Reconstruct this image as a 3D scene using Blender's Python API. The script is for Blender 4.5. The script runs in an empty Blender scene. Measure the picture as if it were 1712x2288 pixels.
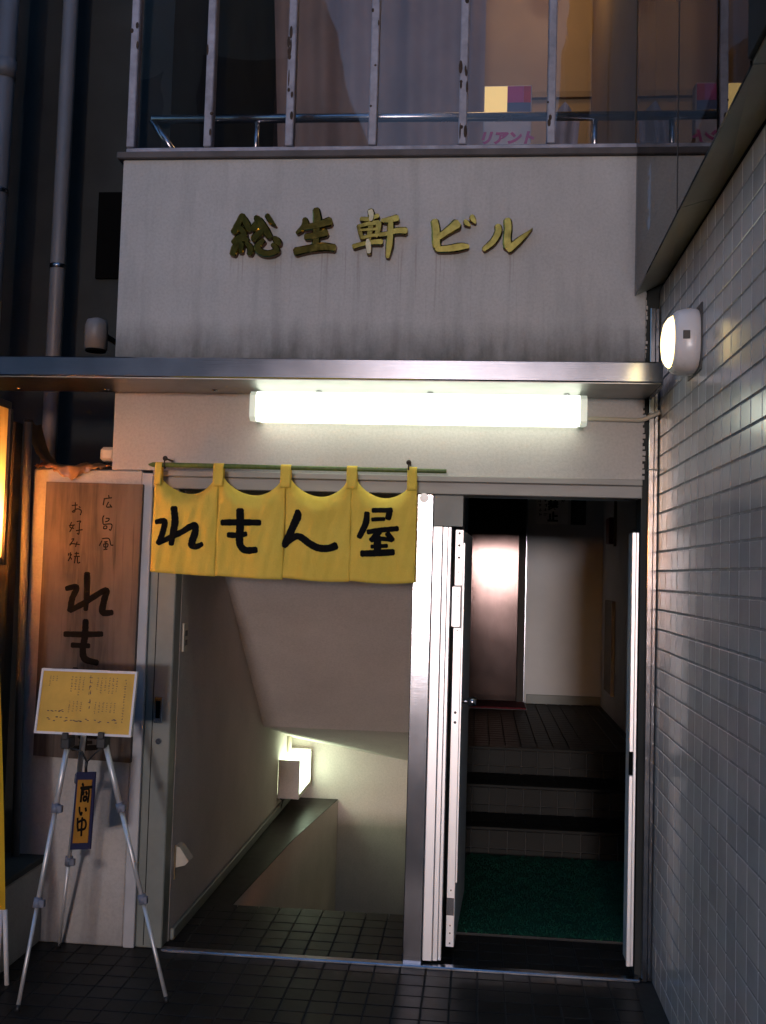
import bpy, math, random
from mathutils import Vector, Matrix

random.seed(7)
SC = bpy.context.scene
COL = SC.collection
R = math.radians

# ------------------------------------------------------------------ camera
cam_d = bpy.data.cameras.new('camera')
cam_d.sensor_fit = 'AUTO'
cam_d.sensor_width = 36.0
cam_d.lens = 36.43
cam_d.clip_start = 0.05
cam_d.clip_end = 600
cam = bpy.data.objects.new('camera', cam_d)
COL.objects.link(cam)
cr = Vector((0.99535516, 0.09187933, 0.02874528))
cu = Vector((-0.02323056, -0.06053732, 0.99789557))
cf = Vector((-0.09342614, 0.99392828, 0.05812172))
cam.matrix_world = Matrix(((cr.x, cu.x, -cf.x, 0), (cr.y, cu.y, -cf.y, -4.2), (cr.z, cu.z, -cf.z, 1.55), (0, 0, 0, 1)))
SC.camera = cam

# ------------------------------------------------------------------ sky, sun, exposure (dusk, narrow street)
SUN_EL, SUN_AZ = R(0.5), R(1.2)      # low sun lamp standing in for a camera flash, from behind the viewer
world = bpy.data.worlds.new('World')
SC.world = world
world.use_nodes = True
wn = world.node_tree
wbg = wn.nodes['Background']
sky = wn.nodes.new('ShaderNodeTexSky')
sky.sky_type = 'NISHITA'
sky.sun_disc = False
sky.sun_elevation = SUN_EL + R(0.8)
sky.sun_rotation = R(180) + SUN_AZ
sky.air_density = 1.0
sky.dust_density = 0.6
sky.ozone_density = 3.15
wn.links.new(sky.outputs[0], wbg.inputs[0])
wbg.inputs[1].default_value = 0.15
sd = bpy.data.lights.new('sun', 'SUN')
sd.energy = 0.155
sd.angle = R(5.0)
sd.color = (1.0, 0.95, 0.99)
sun = bpy.data.objects.new('sun', sd)
COL.objects.link(sun)
ldir = Vector((math.sin(SUN_AZ) * math.cos(SUN_EL), math.cos(SUN_AZ) * math.cos(SUN_EL), -math.sin(SUN_EL)))
sun.rotation_euler = ldir.to_track_quat('-Z', 'Y').to_euler()
sun.location = (0, -20, 6)
SC.view_settings.view_transform = 'Standard'
SC.view_settings.look = 'None'
SC.view_settings.exposure = 2.65
SC.view_settings.gamma = 1.0
SC.render.engine = 'CYCLES'
SC.cycles.use_denoising = True
SC.cycles.max_bounces = 8
SC.cycles.transparent_max_bounces = 12
SC.cycles.sample_clamp_indirect = 4.0
SC.cycles.caustics_reflective = False
SC.cycles.caustics_refractive = False

# ------------------------------------------------------------------ materials
MATS = {}


def nodes_of(name):
    m = bpy.data.materials.new(name)
    m.use_nodes = True
    nt = m.node_tree
    return m, nt, nt.nodes['Principled BSDF']


def L(nt, a, b):
    nt.links.new(a, b)


def mapping(nt, scale=(1, 1, 1), coord='Object'):
    tc = nt.nodes.new('ShaderNodeTexCoord')
    mp = nt.nodes.new('ShaderNodeMapping')
    mp.inputs['Scale'].default_value = scale
    L(nt, tc.outputs[coord], mp.inputs[0])
    return mp.outputs[0]


def noise(nt, vec, scale, detail=4, rough=.55, dist=0):
    n = nt.nodes.new('ShaderNodeTexNoise')
    n.inputs['Scale'].default_value = scale
    n.inputs['Detail'].default_value = detail
    n.inputs['Roughness'].default_value = rough
    n.inputs['Distortion'].default_value = dist
    L(nt, vec, n.inputs['Vector'])
    return n.outputs[0]


def ramp(nt, fac, stops):
    r = nt.nodes.new('ShaderNodeValToRGB')
    el = r.color_ramp.elements
    while len(el) < len(stops):
        el.new(0.5)
    for e, (p, c) in zip(el, stops):
        e.position = p
        e.color = (c[0], c[1], c[2], 1) if hasattr(c, '__len__') else (c, c, c, 1)
    L(nt, fac, r.inputs[0])
    return r.outputs[0]


def mix(nt, fac, a, b, mode='MIX'):
    n = nt.nodes.new('ShaderNodeMix')
    n.data_type = 'RGBA'
    n.blend_type = mode
    for i, v in ((0, fac), (6, a), (7, b)):
        if isinstance(v, (int, float)):
            n.inputs[i].default_value = v
        elif isinstance(v, (tuple, list)):
            n.inputs[i].default_value = (v[0], v[1], v[2], 1)
        else:
            L(nt, v, n.inputs[i])
    return n.outputs[2]


def math_n(nt, op, a, b=0.0):
    n = nt.nodes.new('ShaderNodeMath')
    n.operation = op
    n.use_clamp = False
    for i, v in ((0, a), (1, b)):
        if isinstance(v, (int, float)):
            n.inputs[i].default_value = v
        else:
            L(nt, v, n.inputs[i])
    return n.outputs[0]


def bump(nt, p, h, strength=.3, dist=.002):
    b = nt.nodes.new('ShaderNodeBump')
    b.inputs['Strength'].default_value = strength
    b.inputs['Distance'].default_value = dist
    L(nt, h, b.inputs['Height'])
    L(nt, b.outputs[0], p.inputs['Normal'])


def surf(name, col, rough=.5, metal=0.0, var=.15, scale=6, bs=0.0, bscale=80, rnd=0.0, stretch=(1, 1, 1), spec=None, rvar=.1, stain=0.0):
    if name in MATS:
        return MATS[name]
    m, nt, p = nodes_of(name)
    v = mapping(nt, stretch)
    n1 = noise(nt, v, scale, 6, .6)
    lo = tuple(c * (1 - var) for c in col)
    hi = tuple(min(1, c * (1 + var)) for c in col)
    c = ramp(nt, n1, [(.3, lo), (.7, hi)])
    if rnd:
        oi = nt.nodes.new('ShaderNodeObjectInfo')
        k = math_n(nt, 'MULTIPLY_ADD', oi.outputs['Random'], rnd)
        nt.nodes[-1].inputs[2].default_value = 1 - rnd / 2
        c = mix(nt, 1.0, c, k, 'MULTIPLY')
    if stain:
        ge = nt.nodes.new('ShaderNodeNewGeometry')
        sn = ramp(nt, noise(nt, ge.outputs['Position'], 2.6, 6, .65, .5), [(.32, 1 - stain), (.62, 1.0)])
        c = mix(nt, 1.0, c, sn, 'MULTIPLY')
    L(nt, c, p.inputs['Base Color'])
    p.inputs['Metallic'].default_value = metal
    rr = math_n(nt, 'MULTIPLY_ADD', noise(nt, v, scale * 3, 3), rvar)
    nt.nodes[-1].inputs[2].default_value = rough - rvar / 2
    # the multiply-add node is the last math node created
    for nd in nt.nodes:
        if nd.type == 'MATH' and nd.operation == 'MULTIPLY_ADD' and nd.outputs[0] == rr:
            nd.inputs[2].default_value = max(0.02, rough - rvar / 2)
    L(nt, rr, p.inputs['Roughness'])
    if spec is not None:
        p.inputs['Specular IOR Level'].default_value = spec
    if bs:
        bump(nt, p, noise(nt, v, bscale, 4, .6), bs)
    MATS[name] = m
    return m


def emit(name, col, strength):
    m, nt, p = nodes_of(name)
    p.inputs['Base Color'].default_value = (*[min(.9, c) for c in col], 1)
    p.inputs['Emission Color'].default_value = (*col, 1)
    p.inputs['Emission Strength'].default_value = strength
    p.inputs['Roughness'].default_value = .35
    MATS[name] = m
    return m


def glass(name, tint, wave=0.0, wscale=1.2, rough=0.0, cap=.62):
    m, nt, p = nodes_of(name)
    nt.nodes.remove(p)
    out = nt.nodes['Material Output']
    t = nt.nodes.new('ShaderNodeBsdfTransparent')
    t.inputs[0].default_value = (*tint, 1)
    g = nt.nodes.new('ShaderNodeBsdfGlossy')
    g.inputs['Roughness'].default_value = rough
    fr = nt.nodes.new('ShaderNodeFresnel')
    fr.inputs[0].default_value = 1.52
    mx = nt.nodes.new('ShaderNodeMixShader')
    ge = nt.nodes.new('ShaderNodeNewGeometry')
    inv = math_n(nt, 'SUBTRACT', 1.0, ge.outputs['Backfacing'])
    both = math_n(nt, 'MINIMUM', math_n(nt, 'MULTIPLY', fr.outputs[0], 1.4), cap)   # the two faces of a thin pane together
    L(nt, math_n(nt, 'MULTIPLY', both, inv), mx.inputs[0])
    L(nt, t.outputs[0], mx.inputs[1])
    L(nt, g.outputs[0], mx.inputs[2])
    L(nt, mx.outputs[0], out.inputs[0])
    if wave:
        b = nt.nodes.new('ShaderNodeBump')
        b.inputs['Strength'].default_value = wave
        b.inputs['Distance'].default_value = .02
        L(nt, noise(nt, mapping(nt), wscale, 2, .5, .6), b.inputs['Height'])
        L(nt, b.outputs[0], g.inputs['Normal'])
    MATS[name] = m
    return m


def plaster(name, col, grime_z=None, streak=False, warm=0):
    m, nt, p = nodes_of(name)
    v = mapping(nt)
    big = noise(nt, v, 1.8, 5, .6)
    c = ramp(nt, big, [(.25, tuple(x * .82 for x in col)), (.75, tuple(min(1, x * 1.08) for x in col))])
    fine = ramp(nt, noise(nt, v, 90, 3, .7), [(.3, .86), (.6, 1.0)])
    c = mix(nt, 1.0, c, fine, 'MULTIPLY')
    sep = nt.nodes.new('ShaderNodeSeparateXYZ')
    L(nt, v, sep.inputs[0])
    vs = mapping(nt, (9, 1, .9))
    st = noise(nt, vs, 1.6, 5, .6)
    if streak:
        sm = ramp(nt, st, [(.5, 0), (.72, 1)])
        c = mix(nt, math_n(nt, 'MULTIPLY', sm, .35), c, tuple(x * .5 for x in col))
    if streak == 'rust':
        vr = noise(nt, mapping(nt, (60, 1, 1.2)), 1.0, 3, .6)
        zr = nt.nodes.new('ShaderNodeMapRange')
        L(nt, sep.outputs[2], zr.inputs[0])
        zr.inputs[1].default_value, zr.inputs[2].default_value = 2.52, 2.86
        top_ = nt.nodes.new('ShaderNodeMapRange')
        L(nt, sep.outputs[2], top_.inputs[0])
        top_.inputs[1].default_value, top_.inputs[2].default_value = 2.93, 2.85
        k1 = math_n(nt, 'MULTIPLY', zr.outputs[0], top_.outputs[0])
        k1 = math_n(nt, 'MULTIPLY', k1, ramp(nt, vr, [(.58, 0), (.70, 1)]))
        ex = math_n(nt, 'MULTIPLY', math_n(nt, 'GREATER_THAN', sep.outputs[0], -1.07), math_n(nt, 'LESS_THAN', sep.outputs[0], .16))
        c = mix(nt, math_n(nt, 'MULTIPLY', math_n(nt, 'MULTIPLY', k1, ex), .42), c, (.16, .09, .07))
    if grime_z is not None:
        z0, z1, amt = grime_z
        mr = nt.nodes.new('ShaderNodeMapRange')
        L(nt, sep.outputs[2], mr.inputs[0])
        mr.inputs[1].default_value = z1
        mr.inputs[2].default_value = z0
        g = math_n(nt, 'MULTIPLY', mr.outputs[0], math_n(nt, 'ADD', noise(nt, mapping(nt, (3, 1, 1.5)), 3.2, 6, .65), math_n(nt, 'MULTIPLY', st, .55)))
        g = ramp(nt, g, [(.18, 0), (.95, 1)])
        c = mix(nt, math_n(nt, 'MULTIPLY', g, amt), c, (.05, .048, .04))
    L(nt, c, p.inputs['Base Color'])
    p.inputs['Roughness'].default_value = .88
    bump(nt, p, noise(nt, v, 130, 4, .65), .35, .003)
    MATS[name] = m
    return m


def wood(name, light, dark, sc=(14, 14, .8), worn=True):
    m, nt, p = nodes_of(name)
    v = mapping(nt, sc)
    g = noise(nt, v, 2.2, 8, .65, .8)
    c = ramp(nt, g, [(.28, dark), (.5, tuple((a + b) / 2 for a, b in zip(light, dark))), (.72, light)])
    if worn:
        w = ramp(nt, noise(nt, mapping(nt, (3.5, 1, .9)), 1.7, 4), [(.42, 0), (.62, 1)])
        c = mix(nt, math_n(nt, 'MULTIPLY', w, .7), c, tuple(x * 1.5 for x in light))
        k = ramp(nt, noise(nt, mapping(nt, (30, 1, 1.1)), 1.3, 3), [(.63, 0), (.7, 1)])
        c = mix(nt, math_n(nt, 'MULTIPLY', k, .6), c, tuple(x * .35 for x in dark))
    L(nt, c, p.inputs['Base Color'])
    p.inputs['Roughness'].default_value = .72
    bump(nt, p, g, .4, .002)
    MATS[name] = m
    return m


def steel(name, col=(.5, .5, .52), rough=.3, stretch=(1, 1, 40), var=.12, blotch=.12):
    m, nt, p = nodes_of(name)
    v = mapping(nt, stretch)
    n1 = noise(nt, v, 14, 5, .7)
    n2 = noise(nt, mapping(nt), 4, 5, .6)
    c = ramp(nt, n2, [(.3, tuple(x * (1 - var) for x in col)), (.7, tuple(min(1, x * (1 + var)) for x in col))])
    L(nt, c, p.inputs['Base Color'])
    p.inputs['Metallic'].default_value = 1
    r1 = math_n(nt, 'MULTIPLY', n2, blotch * 2)
    rr = math_n(nt, 'ADD', r1, rough - blotch)
    L(nt, rr, p.inputs['Roughness'])
    bump(nt, p, n1, .12, .001)
    MATS[name] = m
    return m


M = MATS
plaster('parapet_plaster', (.49, .48, .475), grime_z=(2.40, 2.64, .95), streak='rust')
plaster('wall_plaster', (.52, .49, .47), streak=False)
plaster('pillar_plaster', (.50, .47, .45), grime_z=(-.15, .45, .5), streak=True)
plaster('low_plaster', (.40, .38, .35), grime_z=(-.1, .35, .6), streak=True)
plaster('stair_paint', (.65, .575, .535), grime_z=(-.3, .30, .18))
surf('hall_paint', (.70, .695, .685), .6, var=.07, scale=2, bs=.12, bscale=160)
surf('hall_ceiling', (.82, .8, .77), .8)
steel('stainless', (.40, .40, .43), .15, (1, 1, 40), blotch=.025)
steel('stainless_bar', (.50, .51, .56), .22, (.6, 30, 30))
steel('canopy_steel', (.36, .38, .45), .18, (.6, 20, 20), blotch=.04)
steel('lift_steel', (.06, .042, .038), .11, (40, 1, 1), blotch=.02)
steel('tube_steel', (.80, .79, .80), .25)
surf('easel_aluminium', (.70, .69, .70), .42, metal=.55, var=.05)
surf('grey_paint', (.19, .205, .185), .45, var=.15, scale=5, bs=.1, bscale=60)
surf('strip_paint', (.44, .44, .46), .5, var=.1)
surf('lintel_paint', (.25, .235, .215), .45, var=.12, stretch=(.5, 3, 3))
surf('white_aluminium', (.86, .85, .87), .36, metal=.65, var=.03, rvar=.05)
surf('frame_paint', (.27, .265, .32), .5, var=.35, scale=14, bs=.25, bscale=50)
surf('sill_paint', (.085, .072, .072), .7, var=.25, scale=8, bs=.2)
surf('rust', (.05, .03, .02), .9, var=.4, scale=30)
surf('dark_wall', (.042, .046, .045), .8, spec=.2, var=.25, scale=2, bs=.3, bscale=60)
surf('dark_void', (.004, .004, .004), .9, spec=.05)
surf('pipe_grey', (.19, .185, .19), .45, var=.12, scale=4)
surf('tile_glaze', (.60, .55, .52), .19, var=.05, scale=3, rnd=.22, rvar=.06, bs=.05, bscale=14, stain=.18)
surf('grout', (.26, .24, .23), .95, var=.2, scale=12)
surf('floor_tile', (.032, .027, .023), .44, spec=.16, var=.22, scale=7, rnd=.4, rvar=.16, bs=.15, bscale=70, stain=.5)
surf('floor_grout', (.036, .033, .03), .95, var=.2, scale=20)
surf('step_tile', (.02, .02, .018), .5, var=.2, scale=7, rnd=.3, bs=.1, spec=.12)
surf('step_grout', (.065, .063, .06), .95, var=.15, scale=20)
surf('asphalt', (.045, .045, .045), .92, var=.2, scale=30, bs=.4, bscale=160)
surf('green_fibre', (.006, .105, .055), .95, var=.35, scale=26, bs=.9, bscale=240)
surf('red_fibre', (.13, .012, .02), .95, var=.3, scale=30, bs=.8, bscale=240)
surf('gold', (.25, .175, .04), .13, metal=1, var=.35, scale=25, rvar=.15)
surf('gold_side', (.16, .07, .03), .55, metal=.6, var=.3, scale=25)
surf('ink', (.006, .006, .007), .9, var=.2, spec=.1)
surf('brush_ink', (.01, .007, .005), .9, var=.3, spec=.1)
surf('bamboo', (.10, .15, .035), .45, var=.25, scale=6, stretch=(8, 1, 1))
surf('black_plastic', (.018, .018, .02), .45)
surf('grey_plastic', (.16, .17, .22), .45)
surf('white_plastic', (.78, .75, .76), .28, var=.03)
surf('cream_plastic', (.55, .48, .38), .5)
surf('menu_paper', (.66, .38, .05), .55, var=.12, scale=9)
surf('menu_ink', (.07, .05, .06), .8)
surf('plaque_orange', (.42, .17, .012), .6, var=.2, scale=8)
surf('plaque_navy', (.018, .016, .055), .6)
surf('banner_yellow', (.62, .36, .006), .8, var=.1)
surf('banner_purple', (.07, .02, .14), .8)
surf('tarp', (.20, .10, .04), .35, var=.4, scale=12, bs=.5, bscale=20)
surf('curtain_brown', (.36, .27, .235), .9, var=.15, scale=3, bs=.3, bscale=120)
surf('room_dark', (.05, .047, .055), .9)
surf('room_wall', (.34, .24, .13), .85, var=.1, scale=2)
surf('poster_pink', (.55, .06, .22), .6)
surf('poster_blue', (.10, .12, .22), .6)
surf('poster_red', (.55, .02, .02), .6)
surf('poster_white', (.6, .52, .5), .6)
surf('cloth_white', (.42, .40, .46), .9)
surf('sign_white', (.80, .78, .76), .35)
surf('sign_black', (.012, .016, .016), .35, var=.3, scale=40)
surf('red_box', (.16, .015, .012), .4)
surf('board_edge', (.24, .16, .07), .6, var=.2)
surf('dark_timber', (.035, .026, .02), .7, var=.3, scale=8, stretch=(8, 8, 1))
surf('soffit_panel', (.48, .46, .37), .45, var=.12, scale=3)
wood('board_wood', (.11, .077, .058), (.022, .012, .008))
glass('window_glass', (.82, .82, .84), .5, 1.1)
glass('side_glass', (.25, .26, .28), .05, .8, cap=.40)
emit('tube_glow', (.93, 1.0, .82), .46)
emit('tube_end', (.85, .95, .78), .06)
emit('sconce_glow', (1.0, .74, .30), .8)
emit('stair_glow', (.78, 1.0, .70), 1.1)
emit('bulb_glow', (1.0, .55, .16), 10.0)
emit('room_lamp', (1.0, .62, .24), 4.2)
emit('box_sign_glow', (1.0, .66, .22), .16)

# noren cloth: thin, lets some light through
m, nt, p = nodes_of('noren_cloth')
v = mapping(nt)
cc = ramp(nt, noise(nt, v, 5, 5, .6), [(.3, (.84, .61, .085)), (.7, (.94, .71, .12))])
wv = ramp(nt, noise(nt, v, 400, 2, .5), [(.3, .88), (.7, 1.0)])
cc = mix(nt, 1.0, cc, wv, 'MULTIPLY')
L(nt, cc, p.inputs['Base Color'])
p.inputs['Roughness'].default_value = .9
bump(nt, p, math_n(nt, 'ADD', math_n(nt, 'MULTIPLY', noise(nt, v, 350, 2), .05), noise(nt, mapping(nt, (9, 1, 3.5)), 1.6, 4, .55, .9)), .55, .012)
tr = nt.nodes.new('ShaderNodeBsdfTranslucent')
L(nt, cc, tr.inputs[0])
ms = nt.nodes.new('ShaderNodeMixShader')
ms.inputs[0].default_value = .14
L(nt, p.outputs[0], ms.inputs[1])
L(nt, tr.outputs[0], ms.inputs[2])
L(nt, ms.outputs[0], nt.nodes['Material Output'].inputs[0])
M['noren_cloth'] = m
# lantern paper
m, nt, p = nodes_of('lantern_paper')
nt.nodes.remove(p)
tr = nt.nodes.new('ShaderNodeBsdfTranslucent')
L(nt, ramp(nt, noise(nt, mapping(nt, (6, 6, 1)), 6, 5), [(.3, (.80, .60, .34)), (.7, (.96, .80, .52))]), tr.inputs[0])
df = nt.nodes.new('ShaderNodeBsdfDiffuse')
df.inputs[0].default_value = (.5, .3, .12, 1)
ms = nt.nodes.new('ShaderNodeMixShader')
ms.inputs[0].default_value = .3
L(nt, tr.outputs[0], ms.inputs[1])
L(nt, df.outputs[0], ms.inputs[2])
L(nt, ms.outputs[0], nt.nodes['Material Output'].inputs[0])
M['lantern_paper'] = m


# ------------------------------------------------------------------ mesh helpers
class MB:
    def __init__(self):
        self.v, self.f = [], []

    def add(self, vs, fs):
        o = len(self.v)
        self.v += [tuple(q) for q in vs]
        self.f += [tuple(i + o for i in q) for q in fs]
        return self

    def box(self, x0, x1, y0, y1, z0, z1, b=0.0):
        x0, x1 = min(x0, x1), max(x0, x1)
        y0, y1 = min(y0, y1), max(y0, y1)
        z0, z1 = min(z0, z1), max(z0, z1)
        if b <= 0:
            vs = [(x, y, z) for z in (z0, z1) for y in (y0, y1) for x in (x0, x1)]
            return self.add(vs, [(0, 2, 3, 1), (4, 5, 7, 6), (0, 1, 5, 4), (2, 6, 7, 3), (0, 4, 6, 2), (1, 3, 7, 5)])
        b = min(b, (x1 - x0) * .45, (y1 - y0) * .45, (z1 - z0) * .45)
        vs, idx = [], {}
        for ix, sx in enumerate((-1, 1)):
            for iy, sy in enumerate((-1, 1)):
                for iz, sz in enumerate((-1, 1)):
                    cx, cy, cz = (x0, x1)[ix], (y0, y1)[iy], (z0, z1)[iz]
                    for a in range(3):
                        q = [cx - sx * b, cy - sy * b, cz - sz * b]
                        q[a] = (cx, cy, cz)[a]
                        idx[(ix, iy, iz, a)] = len(vs)
                        vs.append(q)
        fs = []
        ring = [(0, 0), (1, 0), (1, 1), (0, 1)]
        for a in range(3):
            for s in (0, 1):
                q = []
                for (u, w) in ring:
                    k = [0, 0, 0]
                    k[a] = s
                    k[(a + 1) % 3] = u
                    k[(a + 2) % 3] = w
                    q.append(idx[(*k, a)])
                fs.append(tuple(q if s else q[::-1]))
        for a in range(3):          # edges running along axis a
            b1, b2 = (a + 1) % 3, (a + 2) % 3
            for s1 in (0, 1):
                for s2 in (0, 1):
                    k0, k1 = [0, 0, 0], [0, 0, 0]
                    k0[a], k1[a] = 0, 1
                    k0[b1] = k1[b1] = s1
                    k0[b2] = k1[b2] = s2
                    q = [idx[(*k0, b1)], idx[(*k1, b1)], idx[(*k1, b2)], idx[(*k0, b2)]]
                    fs.append(tuple(q if (s1 == s2) else q[::-1]))
        for ix in (0, 1):
            for iy in (0, 1):
                for iz in (0, 1):
                    q = [idx[(ix, iy, iz, a)] for a in range(3)]
                    fs.append(tuple(q if (ix + iy + iz) % 2 else q[::-1]))
        return self.add(vs, fs)

    def prism(self, poly, axis, a0, a1):
        """poly: 2D points in the plane of the other two axes (in x,y,z order), extruded along axis."""
        n = len(poly)
        vs = []
        for a in (a0, a1):
            for (u, w) in poly:
                q = [u, w]
                q.insert(axis, a)
                vs.append(q)
        fs = [tuple(range(n))[::-1], tuple(range(n, 2 * n))]
        for i in range(n):
            j = (i + 1) % n
            fs.append((i, j, n + j, n + i))
        return self.add(vs, fs)

    def tube(self, pts, r, seg=12, caps=True):
        pts = [Vector(q) for q in pts]
        rs = r if hasattr(r, '__len__') else [r] * len(pts)
        vs, fs = [], []
        prev = None
        for i, q in enumerate(pts):
            t = (pts[min(i + 1, len(pts) - 1)] - pts[max(i - 1, 0)]).normalized()
            if prev is None:
                a = Vector((0, 0, 1)) if abs(t.z) < .9 else Vector((1, 0, 0))
                n = t.cross(a).normalized()
            else:
                n = (prev - t * prev.dot(t)).normalized()
            prev = n
            b = t.cross(n)
            for k in range(seg):
                an = 2 * math.pi * k / seg
                vs.append(q + (n * math.cos(an) + b * math.sin(an)) * rs[i])
        for i in range(len(pts) - 1):
            for k in range(seg):
                k2 = (k + 1) % seg
                fs.append((i * seg + k, i * seg + k2, (i + 1) * seg + k2, (i + 1) * seg + k))
        if caps:
            fs.append(tuple(range(seg))[::-1])
            fs.append(tuple((len(pts) - 1) * seg + k for k in range(seg)))
        return self.add(vs, fs)

    def sphere(self, c, r, nu=12, nv=8, sx=1, sy=1, sz=1):
        vs, fs = [], []
        for j in range(nv + 1):
            th = math.pi * j / nv
            for i in range(nu):
                ph = 2 * math.pi * i / nu
                vs.append((c[0] + sx * r * math.sin(th) * math.cos(ph), c[1] + sy * r * math.sin(th) * math.sin(ph), c[2] + sz * r * math.cos(th)))
        for j in range(nv):
            for i in range(nu):
                i2 = (i + 1) % nu
                fs.append((j * nu + i, (j + 1) * nu + i, (j + 1) * nu + i2, j * nu + i2))
        return self.add(vs, fs)

    def grid(self, fn, nu, nv):
        vs = [fn(i / nu, j / nv) for j in range(nv + 1) for i in range(nu + 1)]
        fs = [(j * (nu + 1) + i, (j + 1) * (nu + 1) + i, (j + 1) * (nu + 1) + i + 1, j * (nu + 1) + i + 1) for j in range(nv) for i in range(nu)]
        return self.add(vs, fs)

    def mesh(self, name, mat, smooth=False):
        me = bpy.data.meshes.new(name)
        me.from_pydata(self.v, [], self.f)
        me.update()
        me.materials.append(M[mat])
        if smooth:
            for q in me.polygons:
                q.use_smooth = True
        return me

    def build(self, name, mat, parent=None, smooth=False):
        o = bpy.data.objects.new(name, self.mesh(name, mat, smooth))
        COL.objects.link(o)
        if parent:
            adopt(o, parent)
        return o


def adopt(o, parent):
    o.parent = parent
    o.matrix_parent_inverse = WORLD[parent.name].inverted() if parent.name in WORLD else Matrix.Identity(4)
    WORLD[o.name] = Matrix.Identity(4)


WORLD = {}


def thing(name, label, cat, loc=(0, 0, 0), group=None):
    o = bpy.data.objects.new(name, None)
    COL.objects.link(o)
    o.empty_display_size = .05
    o.location = loc
    WORLD[o.name] = Matrix.Translation(loc)
    return tag(o, label, cat, group)


def tag(o, label, cat, group=None):
    o['label'] = label
    o['category'] = cat
    if group:
        o['group'] = group
    return o


def struct(o, label=None):
    o['kind'] = 'structure'
    if label:
        o['label'] = label
    return o


def box(name, mat, x0, x1, y0, y1, z0, z1, parent=None, b=0.0):
    return MB().box(x0, x1, y0, y1, z0, z1, b).build(name, mat, parent)


# ------------------------------------------------------------------ brush strokes
def spline(pts, n=6):
    out = []
    m = len(pts)
    for i in range(m - 1):
        p0, p1, p2, p3 = pts[max(i - 1, 0)], pts[i], pts[i + 1], pts[min(i + 2, m - 1)]
        for k in range(n):
            t = k / n
            out.append(tuple(.5 * (2 * b + (c - a) * t + (2 * a - 5 * b + 4 * c - d) * t * t + (3 * b - a - 3 * c + d) * t ** 3) for a, b, c, d in zip(p0, p1, p2, p3)))
    out.append(tuple(pts[-1]))
    return out


def ribbon(pts, n=6, wob=.06, gain=1.0):
    """left and right outline of a brush stroke given (x, y, width) points, ends rounded off."""
    s = spline(pts, n)
    lo, ro = [], []
    m = len(s)
    for i, (x, y, w) in enumerate(s):
        a, b = s[max(i - 1, 0)], s[min(i + 1, m - 1)]
        dx, dy = b[0] - a[0], b[1] - a[1]
        d = math.hypot(dx, dy) or 1
        nx, ny = -dy / d, dx / d
        h = max(w, 1) / 2 * gain * (1 + random.uniform(-wob, wob))
        lo.append((x + nx * h, y + ny * h))
        ro.append((x - nx * h, y - ny * h))
        if i in (0, m - 1):
            sg = -1 if i == 0 else 1
            ex, ey = x + sg * dx / d * h * .45, y + sg * dy / d * h * .45
            q = ((ex + nx * h * .6, ey + ny * h * .6), (ex - nx * h * .6, ey - ny * h * .6))
            if i == 0:
                lo.insert(0, q[0])
                ro.insert(0, q[1])
            else:
                lo.append(q[0])
                ro.append(q[1])
    return lo, ro


def paint(strokes, place, mb=None, step=.0002, n=6):
    """flat painted strokes; place(x, y, lift) -> world point"""
    mb = mb or MB()
    for k, st in enumerate(strokes):
        lo, ro = ribbon(st, n, .06, 1.12)
        vs = []
        for a, b in zip(lo, ro):
            c = ((a[0] + b[0]) / 2, (a[1] + b[1]) / 2)
            for q in (a, c, b):
                vs.append(place(q[0], q[1], k * step))
        fs = []
        for i in range(len(lo) - 1):
            for j in (0, 1):
                fs.append((i * 3 + j, i * 3 + j + 1, i * 3 + 4 + j, i * 3 + 3 + j))
        mb.add(vs, fs)
    return mb


def cast(strokes, x0, z0, m, y_back, y_front, n=6):
    """solid raised strokes on a wall facing -Y, with a soft bevel"""
    face, side = MB(), MB()
    for k, st in enumerate(strokes):
        lo, ro = ribbon(st, n, .04, 1.3)
        yf = y_front - k * .0005
        W = lambda q, y: (x0 + q[0] * m, y, z0 - q[1] * m)
        nn = len(lo)
        vs = []
        for a, b in zip(lo, ro):
            c = ((a[0] + b[0]) / 2, (a[1] + b[1]) / 2)
            ia = (a[0] * .72 + c[0] * .28, a[1] * .72 + c[1] * .28)
            ib = (b[0] * .72 + c[0] * .28, b[1] * .72 + c[1] * .28)
            vs += [W(a, yf + .004), W(ia, yf), W(ib, yf - .0001), W(b, yf + .004)]
        fs = [(i * 4 + j, i * 4 + j + 1, i * 4 + j + 5, i * 4 + j + 4) for i in range(nn - 1) for j in range(3)]
        face.add(vs, fs + [(0, 1, 2, 3), tuple(4 * (nn - 1) + j for j in (3, 2, 1, 0))])
        out = lo + ro[::-1]
        t = len(out)
        vs = [W(q, yf + .004) for q in out] + [W(q, y_back) for q in out]
        side.add(vs, [(i, (i + 1) % t, t + (i + 1) % t, t + i) for i in range(t)])
    return face, side


def text_mesh(name, body, mat, size, loc, parent=None, rot=(R(90), 0, 0), shear=0, offset=0.0, align='CENTER'):
    cu_ = bpy.data.curves.new(name, 'FONT')
    cu_.body = body
    cu_.size = size
    cu_.shear = shear
    cu_.offset = offset
    cu_.align_x = align
    cu_.align_y = 'CENTER'
    cu_.resolution_u = 3
    ob = bpy.data.objects.new(name, cu_)
    COL.objects.link(ob)
    dg = bpy.context.evaluated_depsgraph_get()
    me = bpy.data.meshes.new_from_object(ob.evaluated_get(dg))
    bpy.data.objects.remove(ob)
    me.transform(Matrix.Translation(loc) @ Matrix.Rotation(rot[2], 4, 'Z') @ Matrix.Rotation(rot[0], 4, 'X'))
    me.materials.clear()
    me.materials.append(M[mat])
    me.name = name
    o = bpy.data.objects.new(name, me)
    COL.objects.link(o)
    if parent:
        adopt(o, parent)
    return o


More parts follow.
